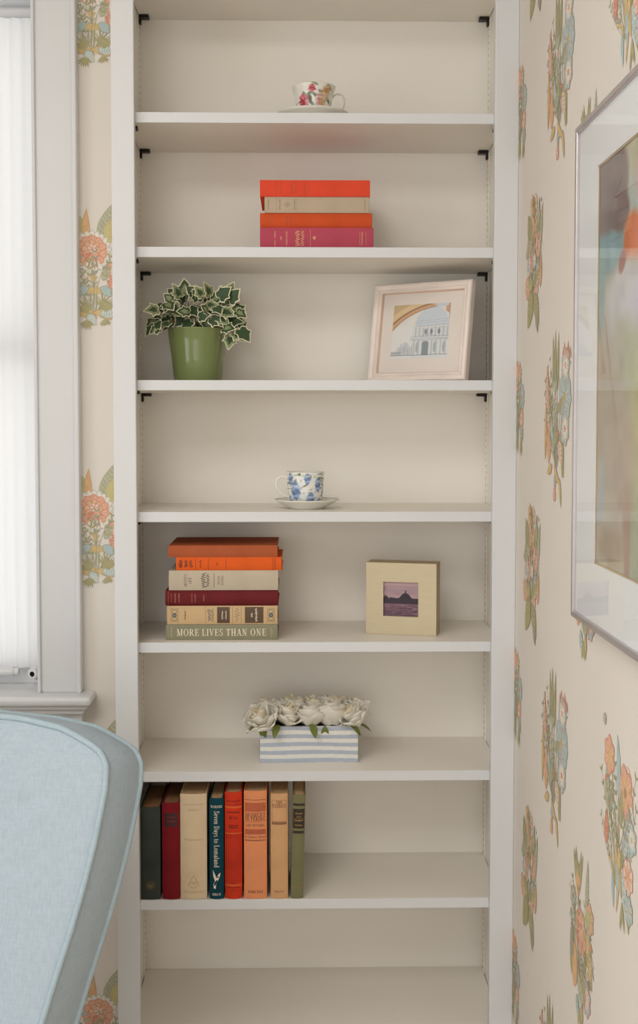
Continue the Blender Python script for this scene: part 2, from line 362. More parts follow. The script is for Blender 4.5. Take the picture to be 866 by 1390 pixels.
    g['a'] = (.56, A(.24, .2, .2, .22, 0, 360, n=16, **k2) + [T(.42, 0, .42, .42, K * .8), F(.46, 0, .2)] + A(.27, .42, .2, .22, 0, 150, **k2))
    g['d'] = (.62, A(.27, .31, .25, .33, 0, 360, n=18, **k2) + [T(.48, 0, .48, 1, K * .8), F(.5, 0, .2)]); g['l'] = (.32, [T(.16, 0, .16, 1, K * .8), F(.16, 0, .24)])
    g['t'] = (.4, [T(.18, .06, .18, .85, K * .8), S(.04, .6, .36, .6, N)] + A(.28, .12, .15, .14, 190, 320, **k2))
    g['v'] = (.56, [T(.28, 0, .1, .62, K * .8), T(.28, 0, .46, .62, N), F(.1, .62, .22, 1), F(.46, .62, .2, 1)]); g['y'] = (.56, g['v'][1] + [T(.1, -.28, .29, .04, N), S(.04, -.27, .16, -.27, N * 1.6)])
    g['s'] = (.44, A(.22, .47, .16, .17, 30, 270, **k2) + A(.22, .16, .18, .18, -150, 90, **k2)); g['i'] = (.32, lo(.16) + [S(.1, .84, .24, .84, .13)])
    g['r'] = (.44, lo(.15) + A(.3, .42, .18, .2, 40, 150, **k2)); g['u'] = (.64, g['n'][1]); g['c'] = (.5, A(.28, .31, .25, .33, 50, 310, n=16, **k2))
    g['f'] = (.4, [T(.16, 0, .16, .82, K * .8), F(.16, 0, .24), S(.03, .6, .36, .6, N)] + A(.28, .82, .16, .18, 60, 180, **k2))
    g['h'] = (.64, g['n'][1] + [T(.15, 0, .15, 1, K * .8)]); g['g'] = (.58, A(.27, .31, .25, .33, 0, 360, n=18, **k2) + [T(.48, 0, .48, .62, K * .8)] + A(.27, 0, .25, .26, 180, 360, **k2))
    g['-'] = (.4, [S(.08, .38, .34, .38, N * 1.4)]); g["'"] = (.22, [T(.1, .75, .12, 1, .09)]); g[' '] = (.34, [])
    return g
GLYPH = _glyphs()
def text_polys(s, u, v, size, rot=0.0, narrow=1.0, bold=1.0, track=.06):
    """list of quads in (u,v), centred on (u,v)"""
    W = sum(GLYPH[c][0] + track for c in s) - track; x = -W / 2; out = []
    c, n = math.cos(rot), math.sin(rot)
    for ch in s:
        w, polys = GLYPH[ch]
        for p in polys:
            q = []
            for a, b in p:
                X, Y = (x + a) * size * narrow, (b - .5) * size; q.append((u + X * c - Y * n, v + X * n + Y * c))
            out.append(q)
        x += w + track
    return out
def rect_p(u0, v0, u1, v1, n=8):
    return [[(u0 + (u1 - u0) * i / n, v0), (u0 + (u1 - u0) * (i + 1) / n, v0), (u0 + (u1 - u0) * (i + 1) / n, v1), (u0 + (u1 - u0) * i / n, v1)] for i in range(n)]
def frame_p(u0, v0, u1, v1, w): return rect_p(u0, v0, u1, v0 + w) + rect_p(u0, v1 - w, u1, v1) + rect_p(u0, v0, u0 + w, v1, 1) + rect_p(u1 - w, v0, u1, v1, 1)
def ring_p(u, v, r, w, n=20):
    P = [(math.cos(2 * PI * i / n), math.sin(2 * PI * i / n)) for i in range(n + 1)]
    return [[(u + r * a[0], v + r * a[1]), (u + r * b[0], v + r * b[1]), (u + (r - w) * b[0], v + (r - w) * b[1]), (u + (r - w) * a[0], v + (r - w) * a[1])] for a, b in zip(P, P[1:])]
def blob_p(pts): return [list(pts)]
def squig_p(u0, v0, length, amp, w, seed, vertical=False, n=26):
    """a line of small handwriting-like strokes"""
    r = random.Random(seed); P = []
    for i in range(n + 1): P.append((length * i / n, amp * math.sin(i * 1.9 + r.random()) * (.5 + r.random() * .6)))
    q = []
    for a, b in zip(P, P[1:]):
        s = _seg(a[0], a[1], b[0], b[1], w); q.append([(u0 + (-y if vertical else x), v0 + (x if vertical else y)) for x, y in s] if not vertical else [(u0 + y, v0 - x) for x, y in s])
    return q
INK = lambda n, c: mat('ink_' + n, c, rough=.55, var=.05)

# ------------------------------------------------------------------ books
def subdivide(q, step=.0016):
    """splits a quad so that print follows the round of the spine"""
    if len(q) != 4: return [q]
    n = max(1, int(math.ceil(max(abs(q[0][0] - q[1][0]), abs(q[3][0] - q[2][0])) / step))); m = max(1, int(math.ceil(max(abs(q[0][0] - q[3][0]), abs(q[1][0] - q[2][0])) / step)))
    if n * m == 1: return [q]
    def at(a, b): return tuple((q[0][k] * (1 - a) + q[1][k] * a) * (1 - b) + (q[3][k] * (1 - a) + q[2][k] * a) * b for k in (0, 1))
    return [[at(i / n, j / m), at((i + 1) / n, j / m), at((i + 1) / n, (j + 1) / m), at(i / n, (j + 1) / m)] for i in range(n) for j in range(m)]
def connected(polys):
    groups = []
    for q in polys:
        key = {(round(u, 6), round(v, 6)) for u, v in q}
        if groups and groups[-1][0] & key: groups[-1][0].update(key); groups[-1][1].append(q)
        else: groups.append([key, [q]])
    return [g[1] for g in groups]
def book(name, label, group, t, h, d, cover, deco=(), bulge=.004, pages=None, loc=(0, 0, 0), rot=(0, 0, 0), board=.0026):
    """t thickness (local x), h height (local z), d depth (local y); spine faces -y"""
    root = thing(name, label, 'book', loc, rot, group)
    ht = t / 2; ns = 12
    ys = lambda u: -bulge * max(0.0, 1 - (u / ht) ** 2) if bulge else 0.0
    outer = [(-ht, d), (-ht, .011), (-ht + .0011, .0065), (-ht, .003)] + [(-ht + t * i / ns, ys(-ht + t * i / ns)) for i in range(ns + 1)] + [(ht, .003), (ht - .0011, .0065), (ht, .011), (ht, d)]
    hi = ht - board
    inner = [(-hi, d), (-hi, .011), (-hi, .0065), (-hi, .0045)] + [(-hi + 2 * hi * i / ns, ys((-hi + 2 * hi * i / ns) * ht / hi) + board) for i in range(ns + 1)] + [(hi, .0045), (hi, .0065), (hi, .011), (hi, d)]
    m = MB(); zs = [0, .0012, h - .0012, h]
    def ring(z, e):
        k = .0005 if e else 0
        return [(x * (1 - k / ht), y + (k if abs(x) < ht * .98 and y < .001 else 0), z) for x, y in outer] + [(x, y, z) for x, y in reversed(inner)]
    R = [ring(z, i in (0, 3)) for i, z in enumerate(zs)]; n = len(R[0])
    m.grid(R, closed_v=True); no = len(outer)
    for base, rev in ((0, 1), (3 * n, 0)):
        for i in range(no - 1):
            q = [base + i, base + i + 1, base + n - 2 - i, base + n - 1 - i]; m.f.append(q[::-1] if rev else q); m.mi.append(0)
    fixnormals(m.build('cover', cover, root))
    p = MB(); inset = .003
    pin = [(x * .985, y + .0006) for x, y in inner[4:-4]]
    loop = [(-hi * .985, d - .005)] + pin + [(hi * .985, d - .005)]
    if bulge: loop += [(hi * .985 * math.cos(a) * 1.0, d - .005 - bulge * .8 * math.sin(a)) for a in np.linspace(0.2, PI - .2, 7)]
    p.grid([[(x, y, z) for x, y in loop] for z in (inset, h - inset)], closed_v=True); L = len(loop)
    p.f.append(list(range(L))[::-1]); p.f.append(list(range(L, 2 * L))); p.mi += [0, 0]
    fixnormals(p.build('page_block', pages or M_PAGES, root))
    for i, (dn, dm, polys) in enumerate(deco):
        solid = dn in ('title_panel', 'spine_band', 'emblem', 'gold_band')
        for grp in (connected(polys) if solid else [polys]):
            b = MB()
            for q in grp:
                for c in subdivide(q): b.add([(u, ys(max(-ht, min(ht, u))) - .00014 * (i + 1), v) for u, v in c], [tuple(range(len(c)))])
            o = b.build(dn, dm, root)
            if not solid: o['kind'] = 'stuff'
    return root
INKB, INKD, INKG, INKC, INKW = INK('black', (38, 30, 26)), INK('brown', (98, 66, 46)), INK('gold', (176, 138, 74)), INK('cream', (232, 216, 190)), INK('white', (240, 232, 216))

# --- upright row on the lowest shelf in view
ZU, YU = SH[7], .0212; GU = 'upright books on the low shelf'
def up(name, label, x0, x1, h, cover, deco, bulge=.004, d=.14, pages=None, tilt=0.0, yaw=0.0):
    return book(name, label, GU, x1 - x0, h, d, cover, deco, bulge, pages, ((x0 + x1) / 2, YU + bulge, ZU + .0002 + abs(math.sin(tilt)) * (x1 - x0) / 2), (0, tilt, yaw))
t = .037
up('book', 'charcoal cloth book with round gold emblem, leftmost of the upright row', -.2895, -.2525, .1735, cloth('cloth_charcoal', (58, 62, 58), .2),
   [('spine_emblem', INK('dull_gold', (108, 92, 52)), ring_p(0, .027, .008, .0008) + ring_p(0, .027, .0055, .0007) + squig_p(-.004, .027, .008, .003, .0008, 4) + squig_p(-.004, .024, .008, .002, .0006, 7))], .003, .15, M_PAGES_D)
up('book', 'dark red cloth book with black title panel, second in the upright row', -.2490, -.2165, .1815, cloth('cloth_dark_red', (122, 22, 30), .15),
   [('title_panel', INK('panel_maroon', (66, 26, 28)), rect_p(-.0125, .137, .0125, .163)), ('spine_lettering', INK('dull_red', (112, 44, 40)), squig_p(-.008, .155, .016, .002, .0007, 2) + squig_p(-.007, .147, .014, .002, .0007, 3)), ], .004, .14, M_PAGES_D)
up('book', 'tall cream jacketed book with faint script title, third in the upright row', -.2155, -.1665, .1975, mat('jacket_cream', (216, 192, 158), rough=.7, var=.06, scale=30),
   [('spine_lettering', INK('faint_brown', (178, 150, 118)), squig_p(-.019, .178, .038, .0014, .0006, 5, n=40) + text_polys('WARREN', 0, .168, .0042, narrow=.9) + squig_p(-.017, .112, .036, .0022, .0007, 9) + rect_p(-.02, .0145, .02, .0153) + squig_p(-.018, .0125, .036, .0008, .0005, 3, n=40)
     + [[(-.0005, .045), (.0005, .045), (.0105, .028), (.0095, .027)], [(-.0005, .045), (.0005, .045), (-.0095, .027), (-.0105, .028)], [(-.01, .027), (0, .0215), (.0, .0205), (-.011, .0262)], [(.01, .027), (0, .0215), (.0, .0205), (.011, .0262)]] + squig_p(-.006, .031, .012, .004, .0006, 12, n=14))], .005, .155)
up('book', 'dark teal book with cream lettering running down its spine', -.1615, -.1350, .1895, cloth('cloth_teal', (10, 62, 74), .12),
   [('spine_lettering', INKC, text_polys('WARNER', 0, .174, .0046, narrow=.85) + text_polys('Seven Days to Lomaland', .0005, .113, .0098, rot=-PI / 2, narrow=.80) + text_polys('BIRCH', 0, .009, .0044, narrow=.9)
     + [[(-.007, .055), (-.003, .047), (-.0005, .040), (-.006, .043)], [(-.006, .043), (-.0005, .040), (.006, .0435), (.003, .036), (-.003, .034)], [(.006, .0435), (.007, .050), (.003, .046), (.001, .042)], [(-.003, .034), (.003, .036), (-.001, .028), (-.005, .0225), (-.006, .028)], [(-.005, .024), (-.001, .027), (-.002, .0195), (-.006, .021)]])], .004, .14)
bd = []
for i in range(19): bd += rect_p(-.0152, .0335 + i * .0048, .0152, .0340 + i * .0048)
for i in range(7): bd += [[(-.013 + i * .0042, .024), (-.0124 + i * .0042, .024), (-.0124 + i * .0042, .122), (-.013 + i * .0042, .122)]]
up('book', 'red and orange checked book with worn top, fifth in the upright row', -.1330, -.1010, .2005, cloth('cloth_red_orange', (206, 58, 30), .2),
   [('gold_band', INK('orange_band', (218, 96, 40)), rect_p(-.0155, .024, .0155, .0275) + rect_p(-.0155, .171, .0155, .1745) + rect_p(-.0155, .1225, .0155, .1245)),
    ('check_lines', INK('deep_red', (150, 30, 24)), bd), ('spine_lettering', INK('dark_maroon', (92, 22, 20)), squig_p(-.0125, .184, .025, .0014, .0009, 1) + squig_p(-.012, .163, .024, .0022, .001, 6) + text_polys('Wife', 0, .1535, .0066) + squig_p(-.009, .138, .018, .0018, .0008, 8) + squig_p(-.008, .134, .016, .0016, .0008, 9) + squig_p(-.0125, .0215, .025, .0008, .0007, 3) + rect_p(-.0155, .016, .0155, .0166) + rect_p(-.0155, .177, .0155, .1776))], .006, .14)
g6 = []
r6 = random.Random(3)
for i in range(60): 
    u, v = -.0185 + .037 * r6.random(), .165 + .0145 * r6.random(); g6 += [[(u, v), (u + .0011, v), (u + .0011, v + .0011), (u, v + .0011)]]
for i in range(50):
    u, v = -.0185 + .037 * r6.random(), .1225 + .0075 * r6.random(); g6 += [[(u, v), (u + .0011, v), (u + .0011, v + .0011), (u, v + .0011)]]
up('book', 'salmon orange book with dark title band reading Moment in Peking', -.0975, -.0550, .2030, cloth('cloth_salmon', (228, 146, 100), .07),
   [('spine_band', INK('band_rust', (190, 98, 62)), rect_p(-.0195, .1645, .0195, .181) + rect_p(-.0195, .1215, .0195, .1315) + rect_p(-.0195, .1105, .0195, .1115) + rect_p(-.0195, .1445, .0195, .1451)),
    ('band_ornament', INK('band_dark_rust', (170, 82, 50)), g6),
    ('spine_lettering', INK('dark_brown', (84, 38, 26)), text_polys('MOMENT', 0, .1585, .0076, narrow=.86) + text_polys('IN PEKING', 0, .1505, .0074, narrow=.78) + text_polys('LIN YUTANG', 0, .1385, .0050, narrow=.88) + text_polys('A Chinese Novel', 0, .117, .0042, narrow=1.0) + text_polys('JOHN DAY', 0, .0135, .0048, narrow=.92) + rect_p(-.0195, .1095, .0195, .1102) + rect_p(-.0195, .186, .0195, .1866))], .004, .15)
up('book', 'pale peach tan book with boxed title The Patriot, seventh in the upright row', -.0480, -.0160, .1975, cloth('cloth_peach', (212, 164, 118), .08),
   [('title_box', INK('box_brown', (150, 104, 68)), frame_p(-.0138, .145, .0138, .185, .0006) + rect_p(-.0138, .1715, .0138, .1721) + rect_p(-.0138, .1395, .0138, .1445)),
    ('spine_lettering', INK('dark_brown', (84, 38, 26)), text_polys('THE', 0, .1815, .0050, narrow=.9) + text_polys('PATRIOT', 0, .1755, .0056, narrow=.82) + text_polys('JOHN DAY', 0, .0135, .0034, narrow=.9))], .004, .14)
up('book', 'olive green cloth book with dark title panel, rightmost of the upright row', -.0112, .0125, .1945, cloth('cloth_olive', (122, 118, 84), .08),
   [('title_panel', INK('panel_dark', (52, 40, 30)), rect_p(-.0105, .1745, .0105, .179) + rect_p(-.0105, .132, .0105, .169) + rect_p(-.0105, .1225, .0105, .1275)),
    ('spine_lettering', INKG, squig_p(-.007, .160, .014, .0018, .0006, 4) + text_polys('AND', 0, .154, .0034) + squig_p(-.008, .147, .016, .0018, .0006, 5) + squig_p(-.007, .138, .014, .0015, .0006, 6) + rect_p(-.0105, .150, .0105, .1504) + rect_p(-.0118, .0205, .0118, .0208))], .003, .14, tilt=math.radians(1.3))

# --- stacked books: top edge of each to the left (local z -> -X, local x -> +Z)
def flat(name, label, group, x0, x1, z0, z1, y, cover, deco, bulge=.003, d=.15, pages=None, yaw=0.0):
    return book(name, label, group, z1 - z0, x1 - x0, d, cover, deco, bulge, pages, (x1, y + bulge, (z0 + z1) / 2), (0, -PI / 2, yaw))
GA = 'stack of six books above the flower box'
ZA = SH[5] + .0003; YA = .043
flat('book', 'grey green book lettered MORE LIVES THAN ONE at the bottom of its stack', GA, -.2420, -.0345, ZA, ZA + .0288, YA, mat('jacket_grey_green', (134, 130, 104), rough=.6, var=.06, scale=40),
     [('spine_lettering', INKC, text_polys('MORE LIVES THAN ONE', 0, .1045, .0128, rot=-PI / 2, narrow=.875, track=.07)),
      ('spine_lettering', INK('tan', (176, 160, 128)), squig_p(.009, .196, .002, .001, .0005, 1) + [q for k in (0, 1) for q in squig_p(-.010, (.197, .0115)[k], .019, .0022, .0008, 4 + k)] + rect_p(-.0128, .203, .0128, .2034) + rect_p(-.0128, .006, .0128, .0064))], .0015, .155)
lat = []
for vv in (.191, .012):
    for a in (-1, 0, 1):
        for sgn in (-1, 1): lat += [_seg(-.0075 * sgn + a * .0001, vv - .005, .0075 * sgn, vv + .005, .0008)]
    lat += rect_p(-.0135, vv - .0068, .0135, vv - .0062) + rect_p(-.0135, vv + .0062, .0135, vv + .0068)
    for a in (-.0105, .0105): lat += [_seg(a - .002, vv - .005, a + .002, vv + .005, .0007), _seg(a + .002, vv - .005, a - .002, vv + .005, .0007)]
def vtext(s, v, size, u=0.0, nar=.9): return text_polys(s, u, v, size, 0.0, nar)
flat('book', 'tan book with two brown title panels and lattice ornament, second from stack bottom', GA, -.2400, -.0350, ZA + .0291, ZA + .0634, YA + .001, mat('jacket_tan', (202, 170, 126), rough=.65, var=.05, scale=30),
     [('title_panel', INK('panel_brown', (92, 70, 52)), rect_p(-.0150, .026, .0150, .0605) + rect_p(-.0150, .0885, .0150, .112)),
      ('ornament', INK('slate', (96, 100, 96)), lat + squig_p(-.011, .1265, .022, .004, .0009, 3, n=18) + squig_p(-.012, .121, .024, .0022, .0007, 8, n=18) + rect_p(-.0155, .133, .0155, .1334) + rect_p(-.0155, .118, .0155, .1184) + squig_p(-.013, .075, .026, .005, .0005, 13, n=18) + rect_p(-.0155, .083, .0155, .0834) + rect_p(-.0155, .067, .0155, .0674)),
      ('emblem', INK('emblem_teal', (72, 96, 104)), ring_p(0, .191, .0042, .0022) + ring_p(0, .012, .0042, .0022)),
      ('spine_lettering', INKC, squig_p(-.004, .0475, .008, .002, .0008, 2, n=10) + squig_p(-.0125, .0395, .025, .0024, .0009, 5) + squig_p(-.008, .102, .016, .002, .0008, 6, n=16) + squig_p(-.008, .0955, .016, .002, .0008, 7, n=16) + squig_p(-.006, .170, .012, .0012, .0001, 7, n=16)),
      ('author_lettering', INK('dark_brown', (84, 38, 26)), squig_p(-.008, .171, .016, .0014, .0007, 9, n=18))], .002, .155)
flat('book', 'maroon cloth book with worn lettering in the tall stack', GA, -.2432, -.0335, ZA + .0637, ZA + .0922, YA + .001, cloth('cloth_maroon', (110, 36, 40), .14),
     [('spine_lettering', INK('worn_gold', (150, 96, 72)), squig_p(-.009, .198, .018, .0008, .0006, 1) + squig_p(-.009, .191, .018, .0016, .0009, 2) + squig_p(-.009, .184, .018, .0016, .0009, 3) + squig_p(-.009, .160, .018, .0014, .0007, 4) + squig_p(-.008, .154, .016, .0014, .0007, 5) + squig_p(-.006, .138, .012, .0014, .0007, 6) + rect_p(-.0125, .2035, .0125, .204))], .006, .15)
flat('book', "grey cream cloth book with black script lettering in the tall stack", GA, -.2362, -.0335, ZA + .0925, ZA + .1293, YA + .001, cloth('cloth_grey_cream', (196, 182, 160), .06),
     [('spine_lettering', INK('charcoal', (70, 62, 56)), text_polys("ARTIST'S", 0, .1715, .0056, narrow=.78) + text_polys('LIFE', 0, .1635, .0056, narrow=.8) + squig_p(-.014, .138, .028, .0055, .001, 21, n=22) + squig_p(-.012, .1305, .024, .004, .0009, 22, n=20) + text_polys('ANGNA', 0, .1105, .0044, narrow=.8) + text_polys('ENTERS', 0, .1035, .0044, narrow=.85) + rect_p(-.0135, .1185, .0135, .1192))], .003, .155)
bl = []
for v in (.1595, .1360, .1035, .0165, .0125, .0010): bl += rect_p(-.0105, v, .0105, v + .0007)
flat('book', 'bright orange book with black ruled spine in the tall stack', GA, -.2225, -.0262, ZA + .1296, ZA + .1540, YA + .001, cloth('cloth_bright_orange', (228, 98, 38), .07),
     [('spine_rules', INK('dark_brown', (84, 38, 26)), bl), ('spine_lettering', INKB, squig_p(-.007, .187, .014, .005, .0011, 31, n=12) + squig_p(-.006, .178, .013, .004, .001, 32, n=12) + squig_p(-.007, .169, .013, .004, .001, 33, n=10) + squig_p(-.007, .151, .014, .002, .0009, 34, n=10) + squig_p(-.003, .120, .006, .001, .0008, 35, n=6))], .003, .14)
flat('book', 'rust brown cloth book lying on top of the tall stack', GA, -.2372, -.0345, ZA + .1543, ZA + .1757, YA + .0015, cloth('cloth_rust_brown', (176, 92, 56), .10), [], .002, .165)
GB = 'stack of four books under the top shelf'
ZB = SH[2] + .0003; YBk = .050
flat('book', 'pink magenta cloth book with gold lettering at the bottom of its stack', GB, -.0660, .1425, ZB, ZB + .0397, YBk, cloth('cloth_pink', (184, 78, 96), .08),
     [('spine_lettering', INK('pink_gold', (214, 158, 118)), squig_p(-.014, .181, .012, .0015, .0008, 1, n=12) + squig_p(.001, .181, .012, .0018, .0008, 2, n=12) + squig_p(-.003, .170, .007, .002, .0009, 3, n=8) + squig_p(-.013, .1595, .026, .002, .0009, 4) + squig_p(-.014, .140, .028, .005, .0012, 5, n=20) + squig_p(-.014, .130, .028, .004, .0011, 6, n=20) + rect_p(-.017, .1158, .017, .1164) + squig_p(-.002, .109, .006, .004, .0016, 7, n=8) + squig_p(-.012, .021, .024, .0014, .0008, 8) + rect_p(-.0125, .0135, .0125, .0140) + rect_p(-.0125, .0248, .0125, .0253))], .002, .15)
flat('book', 'burnt orange cloth book second from the bottom of the four book stack', GB, -.0660, .1400, ZB + .0400, ZB + .0668, YBk + .002, cloth('cloth_burnt_orange', (206, 84, 44), .10),
     [('spine_lettering', INK('worn_rust', (178, 76, 40)), squig_p(-.010, .190, .020, .001, .0007, 1) + squig_p(-.009, .157, .018, .002, .0008, 2) + squig_p(-.009, .150, .018, .0016, .0008, 3))], .004, .15)
flat('book', 'grey linen book with faint diamond ornament in the four book stack', GB, -.0575, .1345, ZB + .0671, ZB + .0962, YBk + .001, cloth('cloth_linen_grey', (190, 172, 148), .07),
     [('spine_lettering', INK('faint_grey', (150, 128, 106)), rect_p(-.0125, .1695, .0125, .1700) + rect_p(-.0125, .1325, .0125, .1330) + squig_p(-.009, .185, .018, .0014, .0008, 1) + squig_p(-.010, .164, .020, .0018, .0008, 2) + squig_p(-.010, .137, .020, .0018, .0008, 3)
       + [_seg(-.005, .1505, 0, .1565, .0008), _seg(0, .1565, .005, .1505, .0008), _seg(.005, .1505, 0, .1445, .0008), _seg(0, .1445, -.005, .1505, .0008)] + ring_p(0, .1505, .002, .001) + squig_p(-.010, .008, .020, .0012, .0007, 4))], .003, .145)
flat('book', 'bright red orange book on top of the four book stack', GB, -.0660, .1360, ZB + .0965, ZB + .1263, YBk, cloth('cloth_vermilion', (226, 78, 52), .07),
     [('spine_lettering', INK('worn_vermilion', (196, 70, 40)), squig_p(-.011, .172, .022, .0012, .0009, 1) + squig_p(-.012, .163, .024, .0012, .0009, 2) + squig_p(-.011, .143, .022, .0022, .001, 3) + squig_p(-.012, .136, .024, .0022, .001, 4) + squig_p(-.012, .120, .024, .0018, .0009, 5) + rect_p(-.013, .1125, .013, .1129) + squig_p(-.003, .008, .006, .0008, .0007, 6, n=6))], .002, .15)

# ------------------------------------------------------------------ tea cups and saucers (painted porcelain)
def painted_lathe(name, prof, paint, n=128, mapper=None, parent=None, m=None):
    """prof: list of (r,z); paint(theta array, t array)->canvas colours"""
    npf = len(prof); cv = Canvas(n + 1, npf, (238, 234, 226)); paint(cv)
    return obj(name, cv.mesh(name, 1, 1, lambda u, v: (prof[int(round(v * (npf - 1)))][0] * math.cos(2 * PI * u), prof[int(round(v * (npf - 1)))][0] * math.sin(2 * PI * u), prof[int(round(v * (npf - 1)))][1])), m or attr_mat('porcelain_print', .25, .5, .5), parent)
def smooth_prof(pts, n):
    """Catmull-Rom through (r,z) points"""
    P = [pts[0]] + list(pts) + [pts[-1]]; out = []
    for i in range(n):
        s = i / (n - 1) * (len(pts) - 1); k = min(int(s), len(pts) - 2); f = s - k; a, b, c, d = P[k:k + 4]
        out.append(tuple(.5 * (2 * b[j] + (c[j] - a[j]) * f + (2 * a[j] - 5 * b[j] + 4 * c[j] - d[j]) * f * f + (3 * b[j] - a[j] - 3 * c[j] + d[j]) * f ** 3) for j in (0, 1)))
    return out
M_CHINA = mat('white_china', (238, 234, 224), rough=.22, var=.01, spec=.5)
def rose_cv(cv, u, v, r, cols, asp):
    rr = random.Random(int(u * 977 + v * 131))
    cv.ell(u, v, r * asp, r, cols[0], 1, .25)
    for k in range(9):
        a = rr.random() * 6.28; q = r * (.25 + .6 * rr.random()); cv.ell(u + math.cos(a) * q * asp, v + math.sin(a) * q, r * .34 * asp, r * .28, cols[1 + k % (len(cols) - 1)], .85, .5, rr.random() * 3)
    cv.ell(u, v, r * .3 * asp, r * .25, cols[-1], .9, .5)
def paint_roses(cv):
    asp = .25; G = [(70, 96, 52), (104, 128, 84), (120, 140, 110)]
    # u=.75 faces the camera
    for (u, v, r, c) in [(.655, .52, .17, 0), (.665, .34, .13, 0), (.735, .80, .10, 0), (.795, .56, .13, 2), (.86, .74, .17, 1), (.83, .50, .12, 1), (.1, .6, .17, 0), (.25, .55, .15, 1), (.4, .6, .17, 0), (.5, .4, .14, 2), (.95, .4, .13, 0)]:
        for k in range(4): cv.ell(u + (.028, -.028, .02, -.018)[k], v + (-.15, -.12, .14, -.22)[k], .018, .075, G[k % 3], .9, .3, (.5, -.5, .3, 0)[k])
    for (u, v, r, c) in [(.655, .52, .17, 0), (.665, .34, .13, 0), (.735, .80, .10, 0), (.795, .56, .13, 2), (.86, .74, .17, 1), (.83, .50, .12, 1), (.1, .6, .17, 0), (.25, .55, .15, 1), (.4, .6, .17, 0), (.5, .4, .14, 2), (.95, .4, .13, 0)]:
        cols = ([(206, 92, 104), (176, 52, 70), (228, 140, 142), (150, 36, 56)], [(214, 184, 148), (196, 152, 110), (228, 204, 176), (186, 138, 92)], [(224, 190, 188), (206, 146, 152), (236, 214, 206), (190, 120, 128)])[c]
        rose_cv(cv, u, v, r, cols, asp)
    for (u, v) in [(.715, .40), (.72, .30), (.81, .28), (.83, .34), (.735, .5)]: cv.ell(u, v, .016, .07, (70, 92, 50), .9, .3, .3)
    cv.put((cv.v > .985).astype(float), (198, 164, 120)); cv.put((cv.v < .04).astype(float), (238, 234, 226))
def cup(name, label, loc, R, h, prof, paint, handle_side, mcol):
    t = thing(name, label, 'cup', loc)
    P = smooth_prof(prof, 60)
    painted_lathe('bowl', P, paint, 160, parent=t)
    inner = [(r - .0022, z) for r, z in P if z > .006]; inner = [(P[-1][0], P[-1][1])] + [(P[-1][0] - .001, P[-1][1] + .0006)] + inner[::-1] + [(0.0005, .0065)]
    MB().lathe(inner, 64).build('inside', M_CHINA, t, smooth=True)
    MB().lathe([(0.0005, 0), (P[0][0], 0)], 48).build('foot', M_CHINA, t)
    return t
def handle(parent, pts, r, m):
    o = MB().tube(smooth3(pts, 26), r, 10).build('handle', m, parent, smooth=True); o.scale = (1, 1, 1); return o
def smooth3(pts, n):
    P = [pts[0]] + list(pts) + [pts[-1]]; out = []
    for i in range(n):
        s = i / (n - 1) * (len(pts) - 1); k = min(int(s), len(pts) - 2); f = s - k; a, b, c, d = [Vector(q) for q in P[k:k + 4]]
        out.append(tuple(.5 * (2 * b + (c - a) * f + (2 * a - 5 * b + 4 * c - d) * f * f + (3 * b - a - 3 * c + d) * f ** 3)))
    return out
def saucer(name, label, loc, R, h, rim):
    prof = [(0.0005, 0.0012), (R * .48, .0012), (R * .50, 0), (R * .54, 0), (R * .56, .0022), (R * .74, h * .45), (R * .92, h * .85), (R, h), (R * .995, h + .0012), (R * .9, h * .9 + .0022), (R * .74, h * .5 + .0026), (R * .56, .0050), (R * .40, .0046), (0.0005, .0046)]
    o = MB().lathe(prof, 72).build(name, M_CHINA, None, smooth=True); o.location = loc
    if rim: 
        b = MB(); b.lathe([(R * .93, h * .93 + .0021), (R * .995, h + .0014)], 72); b.build('rim_band', rim, o, smooth=True)
    return tag(o, label, 'saucer')
cx, cy, cz = .0335, .120, SH[1]
saucer('saucer', 'white saucer beneath the rose patterned cup on the highest shelf', (cx - .002, cy, cz + .0003), .0690, .0205, None)
c1 = cup('teacup', 'flared teacup with pink roses and gold rim on the highest shelf', (cx, cy, cz + .0055), .042, .069,
         [(.022, 0), (.0225, .004), (.0275, .010), (.0315, .022), (.0335, .036), (.0360, .050), (.0395, .060), (.0418, .0665)], paint_roses, 1, None)
handle(c1, [(.034, 0, .047), (.043, 0, .0545), (.054, 0, .052), (.0585, 0, .040), (.054, 0, .026), (.046, 0, .0165), (.0318, 0, .0135)], .0017, mat('china_grey_handle', (214, 206, 196), rough=.25, var=.02))
